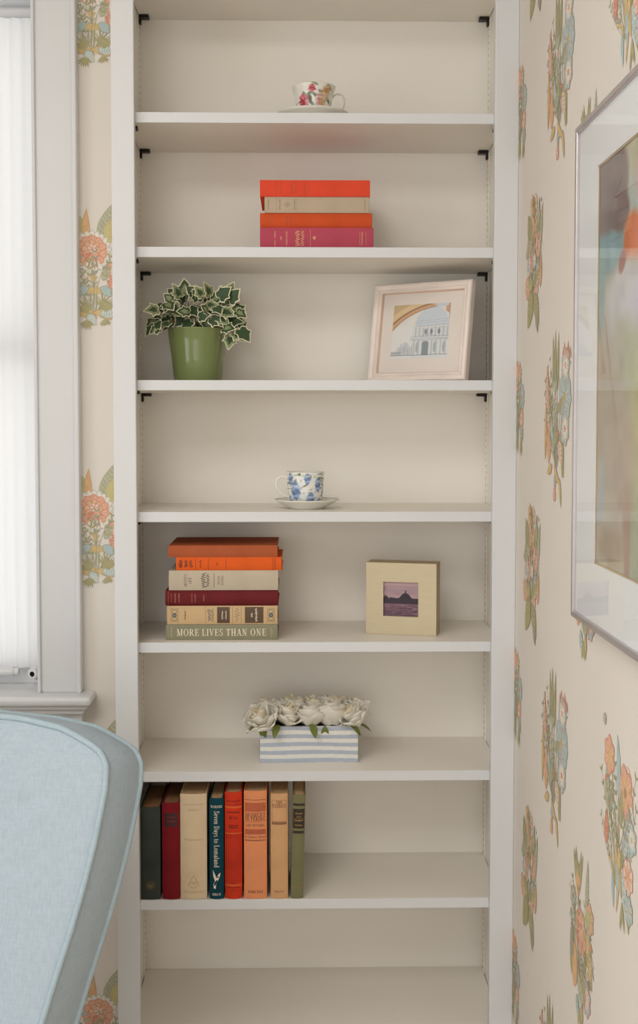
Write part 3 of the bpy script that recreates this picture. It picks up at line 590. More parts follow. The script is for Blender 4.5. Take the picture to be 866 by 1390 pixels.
def paint_blue(cv):
    r = random.Random(11); asp = .22
    for k in range(150): cv.ell(r.random(), .08 + .88 * r.random(), .012, .048, [(74, 104, 52), (104, 130, 72), (60, 84, 46), (150, 162, 130)][k % 4], .9, .3, r.random() * 3)
    fl = [(.655, .60, .20), (.80, .40, .18), (.665, .22, .15), (.765, .84, .12), (.87, .72, .14), (.9, .3, .15), (.60, .84, .13), (.575, .35, .16), (.1, .6, .18), (.2, .3, .15), (.35, .7, .17), (.45, .4, .15), (.97, .6, .16)]
    for u, v in [(.735, .56), (.70, .42), (.75, .26), (.84, .58), (.71, .80), (.62, .42), (.83, .88), (.3, .5), (.05, .4), (.5, .8)]:
        for k in range(5): a = k * 1.26; cv.ell(u + math.cos(a) * .018, v + math.sin(a) * .07, .017, .06, (232, 234, 236), .95, .4)
        cv.ell(u, v, .008, .028, (196, 190, 120), .9, .4)
    for u, v, q in fl:
        cv.ell(u, v, q * asp * .95, q, (112, 138, 178), .95, .3)
        for k in range(9):
            a = k * .9; cv.ell(u + math.cos(a) * q * .5 * asp, v + math.sin(a) * q * .5, q * .36 * asp, q * .3, [(160, 182, 212), (84, 106, 154), (196, 208, 226)][k % 3], .85, .5, a)
    for k in range(26): cv.ell(.5 + .5 * r.random(), .03 + .12 * r.random(), .006, .024, (48, 46, 40), .85, .4, r.random() * 3)
    cv.put((cv.v > .985).astype(float), (206, 196, 180)); cv.put((cv.v < .02).astype(float), (238, 234, 226))
cx, cy, cz = .0185, .107, SH[4]
saucer('saucer', 'white saucer with dark rim under the blue flowered cup', (cx + .0015, cy, cz + .0003), .0615, .0165, mat('saucer_rim_brown', (140, 122, 104), rough=.3, var=.45, scale=90))
c2 = cup('teacup', 'small straight teacup with blue flowers and green leaves', (cx - .001, cy, cz + .0055), .037, .065,
         [(.0215, 0), (.0225, .003), (.0285, .007), (.0315, .014), (.0335, .026), (.0345, .040), (.0352, .054), (.0360, .0645)], paint_blue, -1, None)
handle(c2, [(-.0335, 0, .052), (-.042, 0, .0555), (-.0515, 0, .052), (-.0555, 0, .042), (-.0515, 0, .030), (-.043, 0, .021), (-.0318, 0, .0165)], .0019, M_CHINA)

# ------------------------------------------------------------------ potted ivy
px_, py_, pz_ = -.1866, .120, SH[3]
ivy = thing('potted_ivy', 'variegated ivy growing in a glossy green ceramic pot', 'plant', (px_, py_, pz_ + .0003))
M_POT = mat('green_glaze', (114, 127, 76), rough=.16, var=.05, scale=14, spec=.6)
pr = [(.0005, .0), (.0435, 0), (.0452, .0015), (.0490, .040), (.0535, .075), (.0562, .0970), (.0572, .0985), (.0566, .1000), (.0545, .0995), (.0530, .0955), (.0500, .070), (.0005, .066)]
MB().lathe(pr, 72).build('pot', M_POT, ivy, smooth=True)
MB().lathe([(.0005, .090), (.02, .0905), (.0525, .088)], 40).build('soil', mat('potting_soil', (58, 44, 34), rough=.95, var=.4, scale=120, bump=.8), ivy, smooth=True)
M_LG = mat('ivy_green', (58, 78, 50), rough=.45, var=.35, scale=60); M_LP = mat('ivy_pale_green', (132, 142, 104), rough=.45, var=.25, scale=70)
M_LC = mat('ivy_cream_margin', (226, 220, 186), rough=.5, var=.08, scale=60); M_LY = mat('ivy_lime', (172, 176, 92), rough=.45, var=.15, scale=60)
def ivy_leaf(seed, pale):
    r = random.Random(seed)
    half = [(0, 0), (.18, -.14), (.36, -.10), (.54, .06), (.46, .20), (.50, .36), (.62, .54), (.40, .58), (.24, .80), (0, 1.12)]
    half = [(x * (1 + .14 * (r.random() - .5)), y * (1 + .1 * (r.random() - .5))) for x, y in half]; half[0] = (0, 0); half[-1] = (0, half[-1][1])
    b = MB(); zf = lambda x, y: -.34 * x * x + .22 * abs(x) - .30 * (y - .3) ** 2 + .03 * math.sin(9 * x + seed) * y
    for sg in (-1, 1):
        O = half; c = (.0, .34)
        I = [(x * .85, c[1] + (y - c[1]) * .88) for x, y in O]; J = [(x * .42, c[1] + (y - c[1]) * .52) for x, y in O]
        for ring0, ring1, mi in ((O, I, 0), (I, J, 1), (J, None, 2)):
            b.cur = mi
            for i in range(len(O) - 1):
                if ring1: q = [ring0[i], ring0[i + 1], ring1[i + 1], ring1[i]]
                else: q = [ring0[i], ring0[i + 1], (0, c[1])]
                P = [(sg * x, y, zf(sg * x, y)) for x, y in q]
                b.add(P, [tuple(range(len(q))) if sg > 0 else tuple(reversed(range(len(q))))])
    me = mesh('leaf', b.v, b.f, True)
    for mm in ([M_LC, M_LG, M_LP], [M_LC, M_LP, M_LG], [M_LC, M_LG, M_LG])[pale]: me.materials.append(mm)
    me.polygons.foreach_set('material_index', b.mi)
    bm = bmesh.new(); bm.from_mesh(me); bmesh.ops.remove_doubles(bm, verts=bm.verts, dist=1e-5); bm.to_mesh(me); bm.free()
    return me
LV = [ivy_leaf(s, p) for s, p in ((1, 0), (2, 2), (3, 1), (4, 0), (5, 2), (6, 2))]
rv = random.Random(5)
def ivy_stem(pts, r=.0011):
    return MB().tube(smooth3(pts, 12), [r * (1 - .05 * i) for i in range(12)], 6).build('stem', mat('ivy_stem', (112, 104, 62), rough=.6, var=.2), ivy, smooth=True)
spots = []      # (x, z, y) of leaves: crown seen from the front, then sides and back
for (X, Z) in [(-.006, .152), (.0, .160), (-.016, .136), (.010, .132), (-.022, .162), (.024, .162), (-.068, .132), (.042, .156), (-.072, .118), (-.060, .128), (-.050, .121), (-.062, .108), (-.042, .130), (-.044, .150), (-.032, .140), (-.030, .158), (-.018, .148), (-.055, .145), (-.012, .128), (-.004, .140), (-.022, .118), (-.030, .124), (.004, .150), (.012, .158), (.018, .142), (.006, .118), (.022, .128), (.030, .150), (.036, .138), (.028, .116), (.034, .108), (.046, .146), (.048, .130), (.052, .160), (.060, .150), (.068, .140), (.074, .130), (.064, .122), (.058, .112), (.068, .104), (.078, .112), (.070, .092), (.062, .084), (.080, .096), (.050, .098), (-.066, .098), (-.074, .104), (-.010, .112), (-.048, .108), (.016, .112), (.040, .120)]:
    spots.append((X, Z, -.050 + .03 * rv.random() + .25 * max(0, Z - .125)))
for k in range(34):
    a = rv.uniform(-.3, PI + .3); q = rv.uniform(.02, .062); spots.append((q * math.cos(a) * 1.1, rv.uniform(.112, .162), abs(q * math.sin(a)) * .9))
for i, (X, Z, Y) in enumerate(spots):
    o = obj('leaf', LV[(i * 5 + i // 3) % 6], None, ivy); s = rv.uniform(.0190, .0310)
    o.scale = (s, s, s); o.location = (X * 1.02, Y, Z)
    if Z > .148: el, roll = rv.uniform(.3, 1.2), rv.uniform(-1.0, 1.0)
    else: el, roll = rv.uniform(-.9, .2), rv.uniform(-1.2, 1.2)
    # leaf blade faces the outside: normal towards -y, tip direction 'roll' around it
    tip = Vector((math.sin(X * 16 + roll), -.25, math.sin(el) + .1 - .3 * abs(X) / .06 * (Z < .13))).normalized()
    nrm = Vector((X * 6 + rv.uniform(-.4, .4), -1.0 if Y < .02 else -.3, .55 + rv.uniform(-.3, .4))).normalized()
    nrm = (nrm - tip * nrm.dot(tip)).normalized(); xx = tip.cross(nrm)
    o.rotation_euler = Matrix((xx, tip, nrm)).transposed().to_euler()
for k in range(16):
    X, Z, Y = spots[(k * 4) % len(spots)]; ivy_stem([(X * .3, Y * .3 + .003, .089), (X * .6, Y * .6, .5 * (Z + .11)), (X, Y + .002, Z)])

# ------------------------------------------------------------------ leaning picture with pink white moulding
fx = thing('picture_frame', 'pink white wooden picture frame with domed building print leaning on shelf', 'picture frame', (.1465, .1915, SH[3] + .0003), (0, 0, 0))
ang, lean = math.atan2(.115, .1755), math.radians(9.5)
Rm = Matrix.Rotation(-ang, 4, 'Z') @ Matrix.Rotation(-lean, 4, 'X')
fx.rotation_euler = Rm.to_euler()
FW, FH = .2100, .1925
M_FR = mat('pinkwashed_wood', (238, 224, 215), rough=.4, var=.10, scale=16, stretch=(1, 1, 6)); M_FR2 = mat('pinkwash_inner', (224, 192, 172), rough=.4, var=.08)
def moulding(name, p, L, vertical, flip, root, prof, ms):
    """profile (across, height -y); mitred ends; local x along the rail, z across towards the opening"""
    b = MB(); np_ = len(prof)
    A = [(a, -hgt, a) for a, hgt in prof]
    rows = [[(a, -hgt, a) for a, hgt in prof], [(L - a, -hgt, a) for a, hgt in prof]]
    for i in range(np_ - 1):
        b.cur = 1 if (len(ms) > 1 and i >= np_ - 3) else 0
        b.add([rows[0][i], rows[1][i], rows[1][i + 1], rows[0][i + 1]], [(0, 1, 2, 3)])
    b.add(rows[0], [tuple(range(np_))]); b.add(rows[1], [tuple(range(np_))]); b.add([rows[0][0], rows[1][0], rows[1][-1], rows[0][-1]], [(0, 1, 2, 3)])
    o = b.build(name, ms, root); fixnormals(o); o.location = p; o.rotation_euler = (0, -vertical, 0); return o
prof = [(0, 0), (0, .014), (.002, .0165), (.006, .0172), (.010, .0155), (.0125, .0125), (.0145, .0128), (.0165, .0115), (.0180, .0065), (.0180, 0)]
for p, L, a in (((0, 0, 0), FW, 0), ((FW, 0, 0), FH, PI / 2), ((FW, 0, FH), FW, PI), ((0, 0, FH), FH, 3 * PI / 2)): moulding('frame_rail', p, L, a, 0, fx, prof, [M_FR, M_FR2])
MB().box(.004, FW - .004, -.0035, -.0005, .004, FH - .004).build('backing_board', mat('brown_board', (150, 120, 90), rough=.9), fx)
MB().box(.016, FW - .016, -.0050, -.0036, .016, FH - .016).build('mat_board', mat('mat_pinkish', (230, 220, 211), rough=.85, var=.02), fx)
MB().box(.0165, FW - .0165, -.0078, -.0066, .0165, FH - .0165).build('glass', glass_mat('picture_glass', 1.35), fx)
cv = Canvas(190, 170, (226, 222, 218))
B = (150, 158, 166); BL = (196, 204, 214)
cv.a += (vnoise(cv.u, cv.v, 3, 9)[..., None] - .5) * 10
cv.ell(.70, .60, .29, .34, BL, .8, .06); cv.rect(0, 1, 0, .60, (228, 226, 222)); cv.ell(.70, .60, .275, .325, (206, 214, 222), .9, .05); cv.rect(.36, 1, .0, .60, (220, 222, 222))
for v, a in ((.60, .9), (.66, .5), (.70, .4), (.56, .7)): cv.line(.40, v - .015, 1, v + .01, .004, B, a)
cv.rect(.40, 1, .40, .56, (214, 216, 216))
for k in range(9): cv.line(.42 + k * .07, .40, .42 + k * .07, .56, .006, B, .75)
for u in (.60, .70, .83): cv.ell(u, .485, .022, .05, (118, 126, 130), .8, .3)
for v in (.395, .36, .335): cv.line(.34, v, 1, v + .004, .005, B, .8)
cv.line(.52, .40, .66, .435, .004, B, .8); cv.line(.66, .435, .80, .40, .004, B, .8)
for k in range(8): cv.rect(.40 + k * .078, .425 + k * .078, .06, .33, (200, 204, 206), .9); cv.line(.40 + k * .078, .06, .40 + k * .078, .33, .003, B, .9)
for u in (.46, .77, .93): cv.ell(u, .20, .022, .10, (168, 172, 174), .8, .4)
cv.rect(.545, .665, .05, .25, (146, 156, 160)); cv.ell(.605, .25, .06, .065, (146, 156, 160), 1, .1)
for k in range(5): cv.line(.55 + k * .028, .05, .55 + k * .028, .28, .003, (124, 134, 140), .7)
cv.rect(.12, .38, .06, .20, (206, 208, 210), .9); cv.ell(.25, .21, .07, .09, (196, 202, 208), .8, .2)
for k in range(9): cv.line(.10 + k * .034, .06, .10 + k * .034, .17 + .05 * (k % 3), .004, B, .8)
cv.rect(0, .18, .055, .13, (184, 188, 190), .8); cv.line(0, .055, 1, .062, .006, (126, 134, 138), .8); cv.line(0.03, .10, .18, .11, .01, (150, 156, 158), .7)
for k in range(40):
    a = k / 39
arch_d = np.hypot((cv.u - .98) / 1.12, (cv.v - .08) / .88)
cv.put(((arch_d > 1.0) & (cv.v > .45)).astype(float) * ((cv.u < .74) | (cv.v > .9)), (206, 168, 134)); cv.put(((arch_d > 1.07) & (arch_d < 1.10) & (cv.v > .45)).astype(float), (150, 112, 86), .8)
cv.put(((arch_d > 1.10) & (arch_d < 1.2) & (cv.v > .45)).astype(float), (222, 196, 154)); cv.put(((arch_d > 1.2) & (cv.v > .45)).astype(float), (204, 178, 140)); cv.put(((arch_d > 1.0) & (arch_d < 1.012) & (cv.v > .45)).astype(float), (140, 104, 84), .6)
cv.put(((cv.u > .93) & (cv.v > .72) & (cv.v > 1.62 - cv.u * .82 + .0)).astype(float), (206, 158, 122), .9); cv.ell(.86, .99, .13, .06, (206, 214, 224), .9, .4); cv.line(.992, .72, .992, 1, .006, (150, 150, 150), .8)
o = obj('print', cv.mesh('print', .122, .106), attr_mat('flat_print', .7, .2), fx); o.location = (.042, -.0052, .046)

# ------------------------------------------------------------------ gold square photo frame
gx = thing('photo_frame', 'square brushed gold photo frame with small dusk skyline picture', 'picture frame', (.1337, .1086, SH[5] + .0003), (0, 0, -math.atan2(.0344, .1303)))
GS, GH, T0, T1 = .1348, .1370, .240, .735
M_GOLD = mat('brushed_gold', (198, 184, 154), rough=.4, var=.04, scale=30, metal=.35, stretch=(1, 1, 12)); M_GOLDE = mat('gold_edge', (178, 154, 112), rough=.42, var=.06, metal=.5)
b = MB(); x0, x1, z0, z1 = GS * .245, GS * .745, GH * .255, GH * .735
for q in ((0, GS, 0, z0), (0, GS, z1, GH), (0, x0, z0, z1), (x1, GS, z0, z1)): b.box(q[0], q[1], 0, .004, q[2], q[3])
b.build('face_plate', M_GOLD, gx)
b = MB(); b.box(0, GS, .004, .049, 0, .004); b.box(0, GS, .004, .049, GH - .004, GH); b.box(0, .004, .004, .049, .004, GH - .004); b.box(GS - .004, GS, .004, .049, .004, GH - .004); b.box(.004, GS - .004, .040, .043, .004, GH - .004)
b.build('box_side', M_GOLDE, gx)
cv = Canvas(96, 96, (168, 140, 150)); cv.put(cv.v, (196, 166, 166), .8); cv.put((cv.v < .42).astype(float), (128, 98, 112)); cv.put(np.clip((.42 - cv.v) * 2, 0, 1), (96, 72, 88), .7)
cv.put((vnoise(cv.u, cv.v * 4, 5, 8) > .55) * (cv.v < .4), (84, 62, 78), .55); cv.put((vnoise(cv.u, cv.v * 5, 8, 7) > .62) * (cv.v < .4), (164, 132, 140), .5)
cv.put(((cv.v > .60) & (cv.v < .86)) * vnoise(cv.u, cv.v * 3, 9, 5), (150, 124, 140), .7)
sk = .50 + .05 * vnoise(cv.u, cv.v * 0, 4, 14) + .16 * np.exp(-((cv.u - .62) / .12) ** 2) + .06 * (np.abs(cv.u - .62) < .02) + .05 * (np.abs(cv.u - .1) < .05)
cv.put(((cv.v > .36) & (cv.v < sk)).astype(float), (64, 56, 66)); cv.line(0, .365, 1, .365, .006, (92, 74, 86), .8)
o = obj('photograph', cv.mesh('photograph', x1 - x0 + .004, z1 - z0 + .004), attr_mat('flat_print', .7, .2), gx); o.location = (x0 - .002, .0055, z0 - .002)
MB().box(x0 - .001, x1 + .001, .0042, .0050, z0 - .001, z1 + .001).build('glass', glass_mat('picture_glass', 1.35), gx)

# ------------------------------------------------------------------ striped box of white roses
rb = thing('rose_box', 'blue and white striped box filled with white roses and green leaves', 'flower arrangement', (.0240, .0773, SH[6] + .0003))
BW, BD, BH = .1855, .095, .0685
cvs = Canvas(60, 140, (226, 224, 217))
ph = cvs.v * 4.5 + .05 * np.sin(cvs.u * 7 + cvs.v * 3) + .06 * (vnoise(cvs.u, cvs.v, 2, 5) - .5)
cvs.put(((ph % 1.0) < .5).astype(float), (176, 184, 197)); cvs.a += (vnoise(cvs.u, cvs.v, 6, 30)[..., None] - .5) * 8
b = MB()
for q in ((-BW / 2, BW / 2, 0, .005), (-BW / 2, BW / 2, BD - .005, BD), (-BW / 2, -BW / 2 + .005, .005, BD - .005), (BW / 2 - .005, BW / 2, .005, BD - .005)): b.box(*q, 0, BH)
b.build('box', mat('box_board', (206, 206, 202), rough=.7), rb)
for nm, fn in (('stripes', lambda u, v: (-BW / 2 + BW * u, -.0002, BH * v)), ('stripes', lambda u, v: (BW / 2 - BW * u, BD + .0002, BH * v)), ('stripes', lambda u, v: (BW / 2 + .0002, BD * u, BH * v)), ('stripes', lambda u, v: (-BW / 2 - .0002, BD - BD * u, BH * v))):
    obj(nm, cvs.mesh(nm, 1, 1, fn), attr_mat('painted_stripes', .6, .3), rb)
MB().box(-BW / 2 + .005, BW / 2 - .005, .005, BD - .005, .0, .056).build('foam_block', mat('floral_foam', (92, 96, 62), rough=.95, var=.2), rb)
def petal_mat(name, rgb):
    m = mat(name, rgb, rough=.65, var=.03, scale=30, spec=.15); nt = m.node_tree; n = nt.nodes; l = nt.links
    t = n.new('ShaderNodeBsdfTranslucent'); x = n.new('ShaderNodeMixShader'); x.inputs[0].default_value = .42
    l.new(n['Color Ramp'].outputs['Color'], t.inputs['Color']); l.new(n['Principled BSDF'].outputs[0], x.inputs[1]); l.new(t.outputs[0], x.inputs[2]); l.new(x.outputs[0], n['Material Output'].inputs['Surface']); return m
M_PET = petal_mat('white_petal', (253, 249, 240)); M_PETI = petal_mat('cream_petal', (252, 243, 222))
def petal_mesh(w, h, curl, cup_, seed):
    """cupped petal rising from the origin along z; outer face towards -y, rim rolled outwards"""
    r = random.Random(seed); rows = []; ph = r.random() * 6
    for i in range(9):
        t_ = i / 8; ww = w * (.30 + .70 * math.sin(PI * min(1, .06 + t_ * .60)) ** .9) * (1 - .35 * max(0, t_ - .82) / .18); row = []
        for j in range(9):
            s_ = (j / 8 - .5) * 2; x = ww * s_ * .5
            belly = -cup_ * math.sin(PI * (.08 + .62 * t_))                       # profile bulges outwards low down
            wrap = cup_ * 1.25 * s_ * s_                                          # sides wrap around the heart
            roll = -curl * max(0, t_ - .62) ** 1.7 * 4.6 * (1 + .25 * math.sin(s_ * 4 + ph))
            z = h * (math.sin(t_ * 1.50) / math.sin(1.50)) - h * .10 * s_ * s_ * t_ - curl * 1.1 * max(0, t_ - .84) + .0006 * math.sin(s_ * 7 + ph) * t_
            row.append((x, belly + wrap + roll, z))
        rows.append(row)
    m = MB(); m.grid(rows); me = mesh('petal', m.v, m.f, True); return me
PETO = [petal_mesh(.042, .027, .0055, .0085, s_) for s_ in (1, 2, 3)]; PETM = [petal_mesh(.027, .030, .0040, .0075, s_) for s_ in (4, 5)]; PETI = [petal_mesh(.020, .031, .0018, .0058, s_) for s_ in (6, 7)]
for me_ in PETO + PETM: me_.materials.append(M_PET)
for me_ in PETI: me_.materials.append(M_PETI)
cb = MB()
rows = []
for i in range(7):
    t_ = i / 6; rows.append([((.0006 + .0046 * a / 40) * (math.sin(PI * (.25 + .5 * t_)) ** .6) * math.cos(a * .42), (.0006 + .0046 * a / 40) * (math.sin(PI * (.25 + .5 * t_)) ** .6) * math.sin(a * .42), .003 + .0275 * t_ - .00008 * a * t_) for a in range(41)])
cb.grid(rows)
COREM = mesh('heart', cb.v, cb.f, True); COREM.materials.append(M_PETI)
rr_ = random.Random(8)
def rose(x, y, z, tx, ty, s, spin):
    r = obj('rose', COREM, None, rb); r.location = (x, y, z); r.rotation_euler = (tx, ty, spin); r.scale = (s, s, s)
    for ring, (ms, nn, rad, tilt, zz) in enumerate(((PETI, 3, .0042, -.06, .001), (PETM, 4, .0062, .06, .000), (PETO, 4, .0078, .22, -.001), (PETO, 4, .0088, .48, -.002))):
        for k in range(nn):
            a = 2 * PI * (k + .41 * ring + .15 * rr_.random()) / nn; p = obj('petal', ms[(k + ring) % len(ms)], None, r)
            M = Matrix.Rotation(a, 4, 'Z') @ Matrix.Translation((0, -rad, zz)) @ Matrix.Rotation(tilt + rr_.uniform(-.10, .10), 4, 'X') @ Matrix.Rotation(rr_.uniform(-.12, .12), 4, 'Y')
            p.location = M.to_translation(); p.rotation_euler = M.to_euler(); q = rr_.uniform(.90, 1.08); p.scale = (q, q, q)
for i, x in enumerate((-.082, -.042, .000, .045, .092)): rose(x, .014 + .006 * (i % 2), .068 + .003 * ((i * 2) % 3), (.42, .30, .22, .34, .42)[i], (-.42, -.12, .04, .06, .48)[i], (1.36, 1.22, 1.16, 1.36, 1.24)[i], i * 1.1)
for i, x in enumerate((-.066, -.026, .014, .054, .086)): rose(x, .050, .073 + .003 * (i % 2), .10, (-.3, -.1, 0, .1, .35)[i], 1.16, i * 1.7 + .5)
for i, x in enumerate((-.078, -.038, .002, .040, .076)): rose(x, .080, .072 + .003 * (i % 2), -.10, (-.3, -.1, 0, .1, .3)[i], 1.12, i * 2.3)
M_RL = mat('rose_leaf_green', (112, 122, 56), rough=.5, var=.2, scale=50)
def leaf_mesh(L, W, bend):
    rows = []
    for i in range(9):
        t_ = i / 8; ww = W * math.sin(PI * min(1, t_ * .96 + .04)) ** .8; rows.append([(ww * s_, L * t_, -bend * t_ * t_ * L + .18 * ww * abs(s_)) for s_ in (-1, -.5, 0, .5, 1)])
    m = MB(); m.grid(rows); me = mesh('leaf', m.v, m.f, True); me.materials.append(M_RL); return me
RL = leaf_mesh(.030, .0075, .5)
for (x, y, z, rx, rz) in ((.030, -.001, .070, -1.45, PI), (-.087, -.002, .074, -1.30, PI * .93), (-.058, -.003, .073, -.2, PI * .9), (.004, -.003, .074, -.25, PI * 1.1), (.076, -.003, .073, -.15, PI * 1.28), (.090, .006, .072, .02, PI * 1.4), (-.092, .004, .074, -.1, PI * .62)):
    o = obj('leaf', RL, None, rb); o.location = (x, y, z); o.rotation_euler = (rx, 0, rz)

# ------------------------------------------------------------------ large framed painting on the right wall
XF = .379; PY0, PY1, PZ0, PZ1 = -.5335, -1.290, 1.1135, 1.7790
pic = thing('wall_painting', 'large silver framed floral watercolour with white mat on papered wall', 'picture', (XW, (PY0 + PY1) / 2, PZ0))
M_SIL = mat('silver_frame', (196, 190, 192), rough=.3, var=.04, metal=.75, scale=40)
def loc(o): o.location = (-XW, -(PY0 + PY1) / 2, -PZ0); return o
fw = .0085
loc(bx('frame_rail', M_SIL, pic, XF, XW, PY0 - fw, PY0, PZ0, PZ1, .0015)); loc(bx('frame_rail', M_SIL, pic, XF, XW, PY1, PY1 + fw, PZ0, PZ1, .0015))
loc(bx('frame_rail', M_SIL, pic, XF, XW, PY1 + fw, PY0 - fw, PZ1 - fw, PZ1, .0015)); loc(bx('frame_rail', M_SIL, pic, XF, XW, PY1 + fw, PY0 - fw, PZ0, PZ0 + fw, .0015))
MWH = mat('mat_white', (240, 241, 240), rough=.85, var=.01)
AY0, AY1, AZ0, AZ1 = -.640, -1.184, 1.1985, 1.7065
b = MB(); xa, xb = .3842, .3860; i0, i1, k0, k1 = PY1 + fw, PY0 - fw, PZ0 + fw, PZ1 - fw
b.box(xa, xb, i0, AY1, k0, k1); b.box(xa, xb, AY0, i1, k0, k1); b.box(xa, xb, AY1, AY0, k0, AZ0); b.box(xa, xb, AY1, AY0, AZ1, k1); loc(b.build('mat_board', MWH, pic))
b = MB(); bv = .0022
for q in ((AY0 - bv, AY0, AZ0, AZ1), (AY1, AY1 + bv, AZ0, AZ1), (AY1, AY0, AZ0, AZ0 + bv), (AY1, AY0, AZ1 - bv, AZ1)): b.box(xb - .0006, xb + .0004, *q)
loc(b.build('mat_bevel', mat('bevel_tan', (196, 172, 138), rough=.8), pic))
cv = Canvas(200, 190, (196, 190, 174)); u, v = cv.u, cv.v
w1 = (vnoise(u, v, 1, 9) - .5) * .05; w2 = (vnoise(u, v, 2, 9) - .5) * .05; cv.u, cv.v = u + w1, v + w2
E_ = lambda *a, **k: cv.ell(*a, **k)
for a in [(.3, .95, .4, .14, (198, 196, 168), .95, .7), (.34, .86, .10, .07, (190, 202, 200), .9, .7), (.37, .93, .05, .05, (222, 178, 174), .8, .6), (.02, .78, .22, .07, (140, 172, 178), .95, .5), (.0, .68, .06, .12, (150, 178, 176), .95, .5), (.09, .93, .17, .12, (142, 130, 126), 1, .16), (.17, .865, .10, .06, (134, 122, 120), 1, .25),
          (.29, .79, .085, .055, (222, 140, 100), .95, .35), (.40, .78, .08, .06, (226, 150, 118), .9, .5), (.23, .765, .03, .035, (214, 120, 80), .8, .5), (.28, .67, .14, .07, (212, 208, 208), .95, .5), (.18, .60, .10, .10, (206, 204, 206), .9, .6), (.36, .58, .10, .12, (204, 202, 214), .9, .6), (.20, .735, .028, .028, (168, 118, 106), .9, .4), (.40, .68, .05, .04, (180, 140, 130), .7, .6), (.26, .47, .16, .12, (180, 184, 154), .9, .7), (.10, .35, .14, .22, (180, 168, 150), .95, .7), (.34, .30, .07, .20, (196, 190, 136), .8, .8), (.24, .25, .10, .16, (182, 166, 148), .9, .7), (.04, .17, .03, .09, (168, 178, 186), .8, .6), (.26, .08, .04, .12, (176, 146, 128), .8, .6), (.38, .08, .08, .12, (170, 176, 150), .8, .6), (.12, .05, .10, .05, (178, 160, 138), .9, .6),
          (.6, .7, .2, .2, (170, 190, 160), .9, .6), (.75, .5, .2, .22, (222, 170, 150), .9, .6), (.85, .8, .2, .2, (180, 190, 206), .9, .6), (.8, .2, .22, .2, (182, 184, 146), .9, .6), (.55, .4, .12, .2, (206, 150, 120), .7, .6)]: E_(*a)
cv.u, cv.v = u, v; cv.line(.06, .62, .17, .36, .003, (132, 122, 110), .7); cv.line(.11, .89, .20, .93, .003, (112, 100, 98), .8); cv.line(.08, .56, .15, .36, .002, (140, 132, 118), .6)
cv.a += ((vnoise(u, v, 7, 24) - .5) * 16)[..., None]
ao = obj('watercolour', cv.mesh('watercolour', 1, 1, lambda a, c: (.3868, AY0 + (AY1 - AY0) * a, AZ0 + (AZ1 - AZ0) * c)), attr_mat('flat_print', .7, .2), pic); loc(ao)
loc(MB().box(.3872, .3900, PY1 + fw, PY0 - fw, PZ0 + fw, PZ1 - fw).build('backing_board', mat('brown_board', (150, 120, 90), rough=.9), pic))
loc(MB().box(.3815, .3826, PY1 + fw - .001, PY0 - fw + .001, PZ0 + fw - .001, PZ1 - fw + .001).build('glass', glass_mat('art_glass', 1.42, (.99, .995, 1.0)), pic))

# ------------------------------------------------------------------ light blue armchair (only its back rises into view)
TH, PH = math.radians(25), math.radians(13)
cr = Vector((math.cos(TH), -math.sin(TH), 0)); cn = Vector((-math.sin(TH) * math.cos(PH), -math.cos(TH) * math.cos(PH), math.sin(PH))); cu = cr.cross(-cn).normalized()
if cu.z < 0: cu = -cu
PF = Vector((-.2615, -.5, .93)); TKN = .088
def linen(name, rgb):
    m = mat(name, rgb, rough=.95, var=.06, scale=330, spec=.1, stretch=(1, 1, .12)); nt = m.node_tree; n = nt.nodes; l = nt.links
    b = n['Principled BSDF']; tc = n['Texture Coordinate']; r1 = n['Color Ramp']
    mp = n.new('ShaderNodeMapping'); mp.inputs['Scale'].default_value = (.12, .12, 1); t = n.new('ShaderNodeTexNoise'); t.inputs['Scale'].default_value = 380; t.inputs['Detail'].default_value = 3
    l.new(tc.outputs['Object'], mp.inputs['Vector']); l.new(mp.outputs['Vector'], t.inputs['Vector'])
    r2 = n.new('ShaderNodeValToRGB'); r2.color_ramp.elements[0].position = .3; r2.color_ramp.elements[1].position = .7
    r2.color_ramp.elements[0].color = (.93, .93, .93, 1); r2.color_ramp.elements[1].color = (1, 1, 1, 1); l.new(t.outputs['Fac'], r2.inputs['Fac'])
    mx = n.new('ShaderNodeMix'); mx.data_type = 'RGBA'; mx.blend_type = 'MULTIPLY'; mx.inputs[0].default_value = 1
    l.new(r1.outputs['Color'], mx.inputs[6]); l.new(r2.outputs['Color'], mx.inputs[7]); l.new(mx.outputs[2], b.inputs['Base Color'])
    bp = n.new('ShaderNodeBump'); bp.inputs['Strength'].default_value = .4; bp.inputs['Distance'].default_value = .0006
    l.new(t.outputs['Fac'], bp.inputs['Height']); l.new(bp.outputs['Normal'], b.inputs['Normal']); return m
M_LIN = linen('linen_light_blue', (174, 188, 198)); M_WELT = linen('linen_welt', (170, 188, 197))
chair = thing('armchair', 'light blue linen upholstered armchair with welted back below the window', 'armchair', (-.50, -.52, 0))
CHO = Vector(chair.location)
half = [(-.33, .017), (-.26, .0175), (-.20, .018), (-.155, .0185), (-.120, .0155), (-.085, .0125), (-.055, .003), (-.030, -.006), (-.012, -.015), (-.001, -.032), (.001, -.063), (-.002, -.10), (-.007, -.145), (-.016, -.20), (-.028, -.26), (-.040, -.31), (-.058, -.39), (-.074, -.47), (-.088, -.54)]
WCH = .66
outl = half + [(-WCH - x, z) for x, z in reversed(half)][:-1]
def W(x, z, off): return PF + cr * x + cu * z + cn * off - CHO
def resample(pts, n):
    pts = pts + [pts[0]]; d = [0]
    for a, b2 in zip(pts, pts[1:]): d.append(d[-1] + math.hypot(b2[0] - a[0], b2[1] - a[1]))
    return [(float(np.interp(d[-1] * i / n, d, [p[0] for p in pts])), float(np.interp(d[-1] * i / n, d, [p[1] for p in pts]))) for i in range(n)]
OUT = resample(outl, 200); cxm, czm = -WCH / 2, -.24
